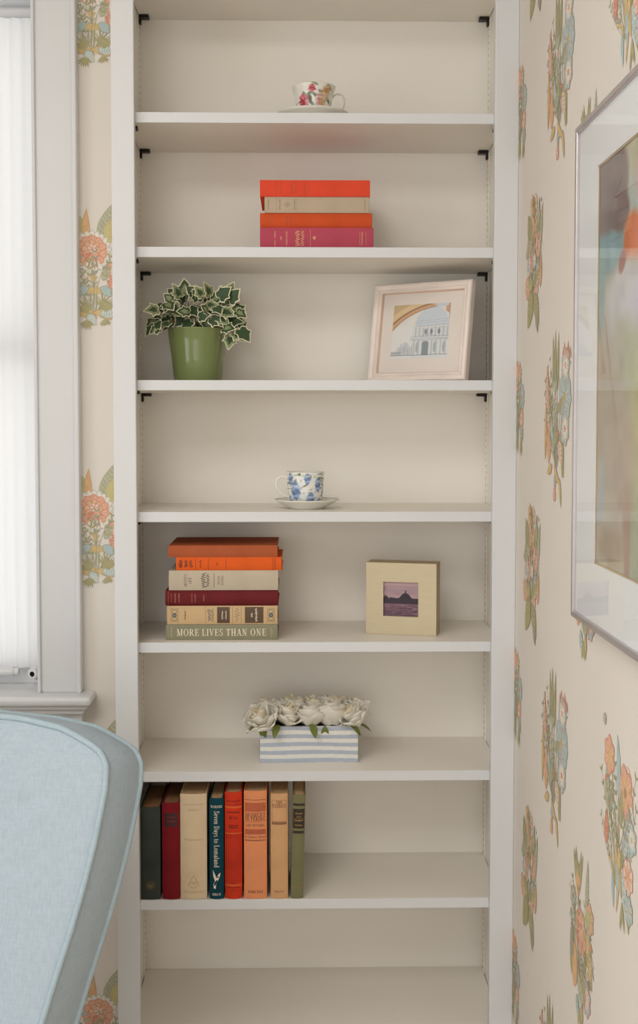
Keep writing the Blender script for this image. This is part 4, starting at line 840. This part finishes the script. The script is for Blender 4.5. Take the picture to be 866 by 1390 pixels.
def shell(side):
    rows = []
    for s_ in (1, .985, .96, .92, .86, .78, .66, .5, .32, .15, .03):
        puff = .030 * (1 - s_ ** 3) ** .8 * (1 if side > 0 else .5)
        rows.append([W(cxm + (x - cxm) * s_, czm + (z - czm) * s_, (puff + .0035 * math.sin(i * .55) * (s_ > .6) * (1 - s_) * 4 * (z > -.05)) if side > 0 else -TKN - puff) for i, (x, z) in enumerate(OUT)])
    m = MB(); m.grid(rows, closed_v=True); return m
fixnormals(shell(1).build('back_panel', M_LIN, chair, smooth=True)); fixnormals(shell(-1).build('rear_panel', M_LIN, chair, smooth=True))
m = MB(); m.grid([[W(cxm + (x - cxm) * (1 + .012 * math.sin(PI * k / 6)), czm + (z - czm) * (1 + .012 * math.sin(PI * k / 6)), -TKN * k / 6) for x, z in OUT] for k in range(7)], closed_v=True)
fixnormals(m.build('boxing_strip', M_LIN, chair, smooth=True))
for off in (.002, -TKN - .001):
    MB().tube([W(x, z, off) for x, z in OUT], .0048, 8, closed=True).build('welt', M_WELT, chair, smooth=True)
def cbox(name, x0, x1, d0, d1, z0, z1, m, bev):
    """box in chair axes: x along the back, d forward of it"""
    f2 = Vector((-math.sin(TH), -math.cos(TH), 0)); base = Vector((PF.x, PF.y, 0)); V = []
    for z in (z0, z1):
        for x, d in ((x0, d0), (x1, d0), (x1, d1), (x0, d1)): V.append(base + cr * x + f2 * d + Vector((0, 0, z)) - CHO)
    b = MB(); b.add(V, [(3, 2, 1, 0), (4, 5, 6, 7), (0, 1, 5, 4), (1, 2, 6, 5), (2, 3, 7, 6), (3, 0, 4, 7)]); o = b.build(name, m, chair, bevel=bev, seg=4); return fixnormals(o)
cbox('seat_base', -.60, -.06, -.02, .66, .16, .33, M_LIN, .02); cbox('seat_cushion', -.59, -.07, .09, .68, .332, .44, M_LIN, .03)
M_WAL = mat('dark_walnut', (52, 36, 28), rough=.4, var=.2, scale=20, stretch=(1, 1, .2))
for x in (-.57, -.09):
    for d in (.02, .62): cbox('leg', x - .022, x + .022, d - .022, d + .022, 0, .16, M_WAL, .004)

# ------------------------------------------------------------------ printed bouquets of the wallpaper
WC = dict(coral=(222, 140, 108), red=(206, 112, 88), pink=(230, 190, 174), orange=(220, 152, 92), ochre=(202, 164, 88), olive=(150, 146, 94), sage=(160, 166, 132),
          grey=(140, 138, 116), blue=(142, 184, 194), slate=(150, 172, 184), white=(236, 228, 216), lime=(178, 178, 98), brown=(150, 118, 82))
WC = {k: tuple((.66 if k in ('red', 'grey', 'brown', 'olive') else .58) * a + (.34 if k in ('red', 'grey', 'brown', 'olive') else .42) * b for a, b in zip(v, (232, 221, 204))) for k, v in WC.items()}
WN = list(WC); WM = [mat('print_' + k, WC[k], rough=.85, var=.07, scale=90, spec=.15) for k in WN]
class Print:
    def __init__(s): s.p = []
    def poly(s, pts, c): s.p.append((pts, WN.index(c)))
    def leaf(s, x, y, a, L, W_, c, o='grey', veins=0, curve=0.0, vc=None, rnd=False):
        def shape(L, W_, ex):
            R = []; Lf = []
            for i in range(11):
                t = i / 10; w = W_ * (math.sin(PI * t ** 1.25) ** .6 if rnd else math.sin(PI * t ** .75) ** .9); cxx = curve * math.sin(PI * t) * L; R.append((cxx + w, -ex + (L + 2 * ex) * t)); Lf.append((cxx - w, -ex + (L + 2 * ex) * t))
            return R + Lf[::-1][1:-1]
        ca, sa = math.cos(a), math.sin(a); T = lambda P: [(x + q * sa + r * ca, y - q * ca * -1 * 0 + (r * sa * 0) + 0) for q, r in P]
        T = lambda P: [(x + r * ca + q * sa, y + r * sa - q * ca) for q, r in P]
        if o: s.poly(T(shape(L, W_ + .0010, .0012)), o)
        s.poly(T(shape(L, W_, 0)), c)
        for k in range(veins):
            t = (k + 1) / (veins + 1); w = W_ * math.sin(PI * t ** .75) ** .9 * .92; cxx = curve * math.sin(PI * t) * L
            for sg in (-1, 1): s.poly(T([(cxx, L * t - .0008), (cxx + sg * w, L * t + w * .6 - .0007), (cxx + sg * w, L * t + w * .6 + .0007), (cxx, L * t + .0008)]), vc or 'grey')
    def stem(s, x0, y0, x1, y1, bend=0.0, w=.0012, c='olive'):
        n = 8; dx, dy = x1 - x0, y1 - y0; L = math.hypot(dx, dy); nx, ny = -dy / L, dx / L; P = []
        for i in range(n + 1):
            t = i / n; b = bend * math.sin(PI * t); P.append((x0 + dx * t + nx * b, y0 + dy * t + ny * b))
        s.poly([(px + nx * w / 2, py + ny * w / 2) for px, py in P] + [(px - nx * w / 2, py - ny * w / 2) for px, py in reversed(P)], c)
    def flower(s, x, y, r, n, c1, c2, cc, o='grey', rot=0.0, fringe=None):
        if fringe:
            for k in range(n * 2): s.leaf(x, y, rot + 2 * PI * k / (n * 2), r * 1.28, r * .22, fringe, 'slate', rnd=True)
        for k in range(n): s.leaf(x, y, rot + 2 * PI * (k + .5) / n, r, r * .36, c1, o, rnd=True)
        for k in range(n): s.leaf(x, y, rot + 2 * PI * k / n, r * .68, r * .2, c2, None, rnd=True)
        for k in range(n * 3):
            a = rot + 2 * PI * k / (n * 3); s.stem(x + math.cos(a) * r * .28, y + math.sin(a) * r * .28, x + math.cos(a) * r * (.8 + .1 * (k % 2)), y + math.sin(a) * r * (.8 + .1 * (k % 2)), 0, .0007, 'white' if k % 3 else (o or 'grey'))
        m = 12; s.poly([(x + r * .2 * math.cos(2 * PI * k / m), y + r * .2 * math.sin(2 * PI * k / m)) for k in range(m)], cc)
    def tuft(s, x, y, a, n, L, W_, c, spread=1.2, seed=1):
        r = random.Random(seed)
        for k in range(n): s.leaf(x, y, a + spread * ((k + .5) / n - .5), L * r.uniform(.7, 1.05), W_, c, None)
    def spike(s, x, y, a, L, n, c1, c2, sz=.006):
        for k in range(n):
            t = k / (n - 1); z = sz * (1.1 - .6 * t)
            for sg in (-1, 1): s.leaf(x + math.cos(a) * L * t, y + math.sin(a) * L * t, a + sg * .75, z * 1.9, z * .5, c1 if (k + (sg > 0)) % 2 else c2, 'red' if c1 != 'red' else 'grey')
        s.leaf(x + math.cos(a) * L, y + math.sin(a) * L, a, sz * 1.6, sz * .4, c1, None)
    def fern(s, x, y, a, L, n, c, w=.012):
        s.stem(x, y, x + math.cos(a) * L, y + math.sin(a) * L, 0, .0014, c)
        for k in range(n):
            t = .12 + .85 * k / n
            for sg in (-1, 1): s.leaf(x + math.cos(a) * L * t, y + math.sin(a) * L * t, a + sg * .8, w * (1.15 - t * .8), w * .2, c, None)
    def spray(s, n, seed, w, h, y0=-.085, cols=('olive', 'sage', 'grey'), blooms=('coral', 'pink', 'slate')):
        """fine filling: thin curved stems with paired leaflets and tiny buds"""
        r = random.Random(seed)
        for k in range(n):
            x1, y1 = r.uniform(-w, w), r.uniform(-.045, h); c = cols[k % 3]; s.stem(.12 * x1, y0 + .01 * r.random(), x1, y1, r.uniform(-.008, .008), .0010, c)
            a = math.atan2(y1 - y0, x1 * .9)
            for j in range(4):
                t = 1 - .13 * j; xx, yy = .12 * x1 + (x1 * .88) * t, y0 + (y1 - y0) * t
                for sg in (-1, 1): s.leaf(xx, yy, a + sg * .8, .010, .0019, c, None)
            if k % 2:
                for j in range(5): s.leaf(x1, y1, a + (j - 2) * .5, .0085, .0019, blooms[k % 3], None)
    def mesh(s, name):
        V, F, MI = [], [], []
        for k, (pts, mi) in enumerate(s.p):
            b = len(V); V += [(px, py, k * .0000008) for px, py in pts]; F.append(list(range(b, b + len(pts)))); MI.append(mi)
        me = mesh(name, V, F)
        for m in WM: me.materials.append(m)
        me.polygons.foreach_set('material_index', MI); return me
D = math.radians
def motif_blue():            # tall grasses, big blue flower at the right, coral spikes at the left, ochre ribbon
    p = Print()
    p.spray(20, 1, 0.088, 0.085)
    for x, a, L in ((-.03, 96, .085), (-.012, 92, .092), (.010, 86, .088)): p.leaf(x * .6, .03, D(a), L, .007, 'olive', 'grey', 9)
    for x, bnd in ((-.02, .01), (-.008, .004), (.004, 0), (.014, -.006), (.024, -.012)): p.stem(x * .35, -.085, x * 1.4, .05, bnd, .0016, 'olive' if bnd > 0 else 'grey')
    p.spike(-.064, .005, D(92), .055, 9, 'coral', 'pink', .0075); p.spike(-.072, -.05, D(88), .04, 7, 'pink', 'coral', .006)
    p.flower(.058, .020, .040, 10, 'blue', 'slate', 'ochre', 'grey', .2); p.flower(.060, .066, .026, 7, 'blue', 'white', 'coral', 'red', .4); p.flower(.060, -.026, .026, 7, 'blue', 'white', 'red', 'red')
    for k in range(7): p.leaf(.040 + k * .009, .078 + .006 * math.sin(k * 2), D(70 + k * 6), .018, .0028, 'coral', None)
    p.leaf(-.030, -.060, D(92), .050, .012, 'blue', 'grey', 5, 0, 'slate'); p.leaf(-.052, -.080, D(86), .070, .013, 'orange', 'red', 8, 0, 'coral'); p.leaf(-.078, -.075, D(88), .095, .006, 'ochre', 'olive')
    p.leaf(-.026, -.062, D(50), .05, .010, 'sage', 'grey', 5); p.leaf(.012, .0, D(30), .04, .008, 'olive', 'grey', 4)
    p.fern(.038, -.040, D(-80), .060, 9, 'olive', .018); p.leaf(.020, -.045, D(-60), .04, .012, 'pink', 'coral', 4)
    p.leaf(-.028, -.084, D(200), .035, .007, 'ochre', 'brown'); p.leaf(-.010, -.082, D(-35), .045, .007, 'ochre', 'brown', 0, .1); p.leaf(.024, -.100, D(-72), .045, .006, 'ochre', 'olive')
    p.leaf(-.008, -.095, D(-80), .025, .006, 'slate', 'grey'); p.spike(-.008, -.135, D(88), .018, 4, 'coral', 'pink', .006)
    p.tuft(-.01, .025, D(90), 7, .05, .002, 'sage', 1.6, 4)
    p.spray(7, 21, 0.0792, 0.0765, -.07, ('olive', 'grey', 'sage'), ('red', 'white', 'blue'))
    return p.mesh('floral_motif')
def motif_tall():            # orange flower spike over a stem with broad leaves
    p = Print()
    p.spray(20, 2, 0.065, 0.085)
    p.stem(0, -.075, -.004, .06, .004, .002, 'ochre'); p.stem(.004, -.075, .012, .05, -.004, .0016, 'olive'); p.stem(-.004, -.07, -.014, .03, .004, .0016, 'sage')
    p.flower(-.012, .084, .018, 6, 'orange', 'ochre', 'red', 'olive'); p.flower(.014, .082, .017, 6, 'pink', 'coral', 'ochre', 'grey'); p.flower(-.016, .048, .022, 7, 'orange', 'coral', 'olive', 'olive', .3); p.flower(.014, .045, .020, 6, 'coral', 'orange', 'slate', 'grey')
    p.leaf(-.020, .02, D(118), .06, .020, 'olive', 'grey', 6); p.leaf(-.018, .018, D(195), .050, .016, 'sage', 'grey', 6); p.leaf(.026, -.01, D(78), .10, .014, 'olive', 'grey', 9); p.leaf(.044, -.015, D(72), .095, .012, 'sage', 'grey', 9)
    p.flower(.036, .012, .022, 7, 'coral', 'pink', 'red', 'red'); p.flower(-.034, -.016, .020, 7, 'slate', 'blue', 'ochre', 'grey'); p.flower(.040, -.034, .020, 7, 'blue', 'white', 'coral', 'grey')
    p.leaf(.058, -.06, D(84), .055, .009, 'orange', 'red', 4, 0, 'coral'); p.flower(-.044, -.050, .022, 7, 'coral', 'orange', 'ochre', 'red', .2); p.flower(.022, -.056, .020, 6, 'pink', 'coral', 'ochre', 'red')
    p.leaf(-.006, -.062, D(236), .070, .022, 'olive', 'grey', 6, 0, 'lime'); p.leaf(.010, -.066, D(-55), .066, .018, 'olive', 'grey', 6, 0, 'lime'); p.leaf(-.004, -.05, D(170), .04, .011, 'lime', 'olive', 3)
    p.leaf(.004, -.05, D(20), .05, .010, 'lime', 'olive', 3); p.stem(.020, -.09, .036, -.125, .004, .002, 'olive'); p.leaf(.026, -.095, D(-70), .04, .010, 'grey', 'olive', 4)
    p.tuft(0, .06, D(90), 6, .045, .0016, 'olive', 1.0, 3)
    p.spike(-.008, -.03, D(94), .05, 8, 'pink', 'coral', .006); p.leaf(.0, -.02, D(76), .05, .008, 'sage', 'grey', 5); p.flower(.010, -.012, .015, 6, 'slate', 'white', 'ochre', 'grey'); p.leaf(-.024, -.03, D(100), .04, .008, 'pink', 'coral', 4, 0, 'coral'); p.leaf(-.05, .0, D(80), .04, .008, 'sage', 'grey', 4); p.fern(.05, .04, D(100), .045, 7, 'sage', .012)
    p.spray(7, 22, 0.0585, 0.0765, -.07, ('olive', 'grey', 'sage'), ('red', 'white', 'blue'))
    return p.mesh('floral_motif')
def motif_slim():            # slim sprig: orange tassel, blue bloom, grass tail
    p = Print()
    p.spray(20, 3, 0.05, 0.07)
    p.stem(0, -.06, 0, .05, .004, .002, 'ochre'); p.stem(.006, -.06, .02, .02, -.004, .0016, 'olive')
    p.tuft(.0, .045, D(90), 9, .050, .0045, 'orange', 1.5, 2); p.tuft(.0, .048, D(90), 7, .036, .003, 'coral', 1.1, 5); p.tuft(.0, .046, D(-90), 8, .030, .0035, 'coral', 1.3, 6)
    p.flower(.046, .010, .030, 9, 'slate', 'blue', 'red', 'grey'); p.flower(-.040, .012, .028, 8, 'blue', 'white', 'ochre', 'grey'); p.leaf(.01, -.01, D(60), .05, .010, 'olive', 'grey', 5); p.leaf(-.01, -.01, D(120), .05, .010, 'olive', 'grey', 5)
    p.flower(.044, -.034, .022, 7, 'coral', 'pink', 'red', 'red'); p.flower(-.036, -.036, .022, 7, 'coral', 'orange', 'ochre', 'red'); p.flower(.048, -.066, .018, 8, 'slate', 'grey', 'ochre', 'grey')
    p.tuft(.040, -.070, D(-86), 9, .050, .0022, 'olive', .9, 3); p.tuft(-.030, -.066, D(-94), 8, .045, .0022, 'grey', .9, 7); p.tuft(0, -.060, D(-90), 8, .055, .0022, 'olive', .8, 9)
    p.spray(7, 23, 0.045, 0.063, -.07, ('olive', 'grey', 'sage'), ('red', 'white', 'blue'))
    return p.mesh('floral_motif')
def motif_peony():           # coral peony under pointed leaves, blue ribbon leaves, ochre ground with tufts
    p = Print()
    p.spray(20, 4, 0.085, 0.04)
    p.leaf(-.024, .050, D(104), .060, .013, 'lime', 'olive', 6, .10, 'sage'); p.leaf(-.010, .050, D(92), .064, .007, 'orange', 'olive', 0, -.05); p.leaf(-.040, .048, D(100), .070, .007, 'sage', 'grey', 8)
    p.leaf(.012, .052, D(68), .082, .014, 'sage', 'grey', 9); p.leaf(.030, .050, D(62), .060, .014, 'lime', 'ochre', 6, -.1, 'orange'); p.leaf(.046, .044, D(40), .05, .012, 'ochre', 'olive', 4)
    p.stem(0, -.075, 0, .03, 0, .002, 'grey'); p.stem(-.012, .0, -.04, .018, .006, .004, 'grey'); p.stem(.010, .0, .032, .02, -.006, .004, 'grey')
    p.flower(-.004, .034, .031, 11, 'coral', 'red', 'coral', 'red', .1, 'white'); p.flower(-.004, .038, .018, 8, 'orange', 'coral', 'white', 'red', .3); p.flower(-.002, .040, .009, 5, 'pink', 'coral', 'ochre', 'red')
    for k in range(7): p.leaf(-.014 + k * .0045, .004, D(70 + k * 7), .014, .0022, 'grey' if k % 2 else 'white', None)
    p.flower(.046, -.004, .022, 7, 'coral', 'pink', 'red', 'red', .2); p.flower(.044, -.030, .018, 6, 'red', 'coral', 'pink', 'red'); p.flower(-.046, -.018, .018, 6, 'orange', 'coral', 'ochre', 'olive'); p.leaf(-.034, -.058, D(96), .055, .006, 'orange', 'red')
    p.poly([(-.012, -.034), (.014, -.034), (.018, -.046), (-.016, -.046)], 'ochre'); p.poly([(-.006, -.012), (.006, -.012), (.004, -.022), (-.004, -.022)], 'ochre')
    p.leaf(-.010, -.034, D(208), .030, .008, 'blue', 'grey', 5, 0, 'slate'); p.leaf(.014, -.034, D(-32), .032, .008, 'blue', 'grey', 5, 0, 'slate'); p.leaf(.055, -.060, D(-80), .03, .008, 'blue', 'grey', 4, 0, 'slate')
    p.leaf(-.022, -.03, D(160), .03, .006, 'sage', 'grey', 3); p.leaf(.018, -.02, D(60), .03, .006, 'sage', 'grey', 3)
    for x, bnd in ((-.016, .006), (-.006, .002), (.006, -.002), (.016, -.006)): p.stem(x * .3, -.086, x, -.044, bnd, .0022, 'grey' if bnd > 0 else 'olive')
    p.leaf(-.034, -.078, D(-20), .042, .010, 'ochre', 'brown', 0, -.1); p.leaf(.036, -.092, D(165), .040, .008, 'ochre', 'brown', 0, .1); p.leaf(-.012, -.084, D(-52), .026, .008, 'blue', 'grey', 6, 0, 'white'); p.leaf(.012, -.082, D(-5), .034, .008, 'blue', 'grey', 6, 0, 'white'); p.leaf(.05, -.085, D(10), .03, .009, 'ochre', 'brown')
    p.tuft(-.012, -.082, D(112), 9, .030, .0020, 'olive', 2.0, 3); p.tuft(.022, -.080, D(80), 9, .034, .0020, 'olive', 1.8, 4); p.tuft(-.012, -.096, D(-95), 8, .020, .0020, 'olive', 2.2, 5); p.tuft(.022, -.094, D(-85), 7, .016, .0020, 'olive', 2.0, 6); p.tuft(-.05, -.08, D(100), 7, .03, .002, 'grey', 1.6, 8)
    p.leaf(-.052, -.074, D(-60), .028, .007, 'blue', 'grey', 4, 0, 'white'); p.leaf(-.046, -.09, D(170), .03, .008, 'ochre', 'brown')
    p.spray(7, 24, 0.0765, 0.036, -.07, ('olive', 'grey', 'sage'), ('red', 'white', 'blue'))
    return p.mesh('floral_motif')
def motif_coral():           # open coral flowers, blue trailing strokes, ochre curling ribbon
    p = Print()
    p.spray(20, 5, 0.085, 0.085)
    for x, y, bnd in ((-.03, .07, .01), (.03, .05, -.01), (0, .08, .004), (-.045, .02, .008), (.05, .0, -.01)): p.stem(.004, -.03, x, y, bnd, .0022, 'olive')
    p.flower(-.046, .074, .026, 6, 'coral', 'orange', 'ochre', 'red'); p.flower(.030, .048, .034, 6, 'coral', 'orange', 'brown', 'red', .3); p.leaf(-.004, .035, D(94), .075, .008, 'blue', 'slate', 0, .06); p.leaf(.002, .03, D(88), .06, .005, 'slate', None)
    p.leaf(-.052, .005, D(96), .055, .011, 'sage', 'grey', 5); p.leaf(-.044, .0, D(70), .04, .010, 'grey', 'olive', 4); p.leaf(.008, .0, D(80), .05, .009, 'olive', 'grey', 4)
    p.leaf(-.056, -.044, D(92), .045, .010, 'red', 'grey', 3, 0, 'coral'); p.leaf(.046, -.02, D(88), .05, .014, 'blue', 'slate', 5, 0, 'white'); p.leaf(.02, -.035, D(60), .05, .012, 'slate', 'grey', 5, 0, 'white'); p.flower(.060, .0, .02, 6, 'blue', 'white', 'ochre', 'grey')
    p.stem(-.05, -.055, -.02, -.10, .018, .004, 'ochre'); p.stem(-.05, -.055, -.03, -.045, -.008, .004, 'ochre'); p.leaf(-.012, -.03, D(-86), .085, .007, 'ochre', 'orange', 0, -.1); p.leaf(.008, -.03, D(-80), .06, .008, 'ochre', 'orange', 0, .12); p.leaf(-.004, -.05, D(-84), .05, .006, 'blue', None)
    p.leaf(.024, -.05, D(-78), .05, .010, 'blue', 'slate', 4, 0, 'white'); p.flower(.046, -.05, .022, 7, 'pink', 'coral', 'ochre', 'red'); p.leaf(-.026, -.07, D(-80), .045, .006, 'blue', None); p.leaf(.040, -.075, D(-76), .045, .008, 'olive', 'grey', 4); p.flower(.05, -.09, .018, 7, 'blue', 'slate', 'ochre', 'grey')
    p.flower(-.07, .115, .007, 6, 'sage', 'grey', 'ochre', 'grey'); p.tuft(.02, -.09, D(-84), 6, .04, .002, 'olive', .8, 2)
    p.spray(7, 25, 0.0765, 0.0765, -.07, ('olive', 'grey', 'sage'), ('red', 'white', 'blue'))
    return p.mesh('floral_motif')
def motif_fan():             # pointed olive fans, coral blooms, ochre fronds
    p = Print()
    p.spray(20, 6, 0.065, 0.09)
    p.stem(.0, -.09, -.004, .05, .01, .002, 'olive'); p.stem(.004, -.09, .03, .03, -.012, .002, 'grey'); p.stem(-.004, -.09, -.04, .0, .01, .002, 'olive')
    p.tuft(-.018, .050, D(94), 7, .070, .0060, 'olive', 1.0, 2); p.tuft(-.020, .05, D(92), 4, .045, .006, 'orange', .9, 4); p.leaf(.028, .045, D(84), .075, .008, 'sage', 'grey', 9)
    p.flower(-.046, .040, .018, 8, 'grey', 'sage', 'olive', None); p.flower(-.002, .006, .032, 9, 'coral', 'red', 'orange', 'red'); p.flower(.002, .016, .022, 7, 'orange', 'coral', 'red', 'red', .4)
    p.flower(.048, .044, .022, 6, 'coral', 'orange', 'ochre', 'olive'); p.leaf(.026, .03, D(40), .036, .012, 'lime', 'olive', 4); p.leaf(.034, .036, D(-58), .075, .010, 'sage', 'grey', 9, .1); p.leaf(.032, .02, D(-66), .075, .011, 'ochre', 'brown', 6, 0, 'orange')
    p.leaf(-.036, -.085, D(88), .065, .016, 'orange', 'red', 8, 0, 'ochre'); p.leaf(-.052, -.075, D(98), .065, .007, 'olive', 'grey', 6); p.fern(-.05, -.055, D(92), .06, 8, 'grey', .016); p.leaf(-.012, -.055, D(-60), .05, .012, 'sage', 'grey', 5)
    p.flower(.032, -.070, .026, 8, 'slate', 'pink', 'coral', 'red'); p.leaf(.014, -.04, D(-75), .05, .010, 'olive', 'grey', 5); p.leaf(-.02, -.09, D(-70), .035, .008, 'blue', 'grey', 4); p.leaf(.01, -.095, D(-100), .03, .008, 'ochre', 'brown', 3); p.tuft(.0, -.10, D(-88), 8, .032, .002, 'olive', 1.2, 6)
    p.spray(7, 26, 0.0585, 0.081, -.07, ('olive', 'grey', 'sage'), ('red', 'white', 'blue'))
    return p.mesh('floral_motif')
MO = dict(blue=motif_blue(), tall=motif_tall(), slim=motif_slim(), peony=motif_peony(), coral=motif_coral(), fan=motif_fan())
RW = Matrix(((0, 0, -1), (-1, 0, 0), (0, 1, 0))).to_euler()       # print x -> -Y, print y -> Z, out -> -X
BWM = Matrix(((1, 0, 0), (0, 0, -1), (0, 1, 0))).to_euler()       # print x -> X, print y -> Z, out -> -Y
PER = .5225
def col_right(kind, y, z0, ks, s=1.0):
    for k in ks:
        o = obj('floral_motif', MO[kind], None, wall_right); o.location = (XW - .0004, y, z0 + PER * k); o.rotation_euler = RW; o.scale = (s, s, s)
col_right('blue', -.335, 1.398, (-2, -1, 0, 1), 1.02)
col_right('tall', -.146, 1.140, (-2, -1, 0, 1, 2), 1.0)
col_right('slim', -.010, 1.416, (-2, -1, 0, 1), .84)
col_right('fan', -.527, 1.180, (-2, -1, 0, 1, 2), 1.02)
col_right('coral', -.715, 1.405, (-2, -1, 0, 1), 1.0)
col_right('tall', -.906, 1.180, (-2, -1, 0, 1, 2), 1.0); col_right('blue', -1.096, 1.398, (-2, -1, 0, 1), 1.0); col_right('peony', -1.286, 1.180, (-2, -1, 0, 1, 2), 1.0); col_right('coral', -1.476, 1.405, (-2, -1, 0, 1), 1.0)
for k in (-2, -1, 0, 1, 2):
    o = obj('floral_motif', MO['peony'], None, wall_back); o.location = (-.4075, YW - .0004, 1.166 + PER * k); o.rotation_euler = BWM; o.scale = (1.04, 1.06, 1.04)
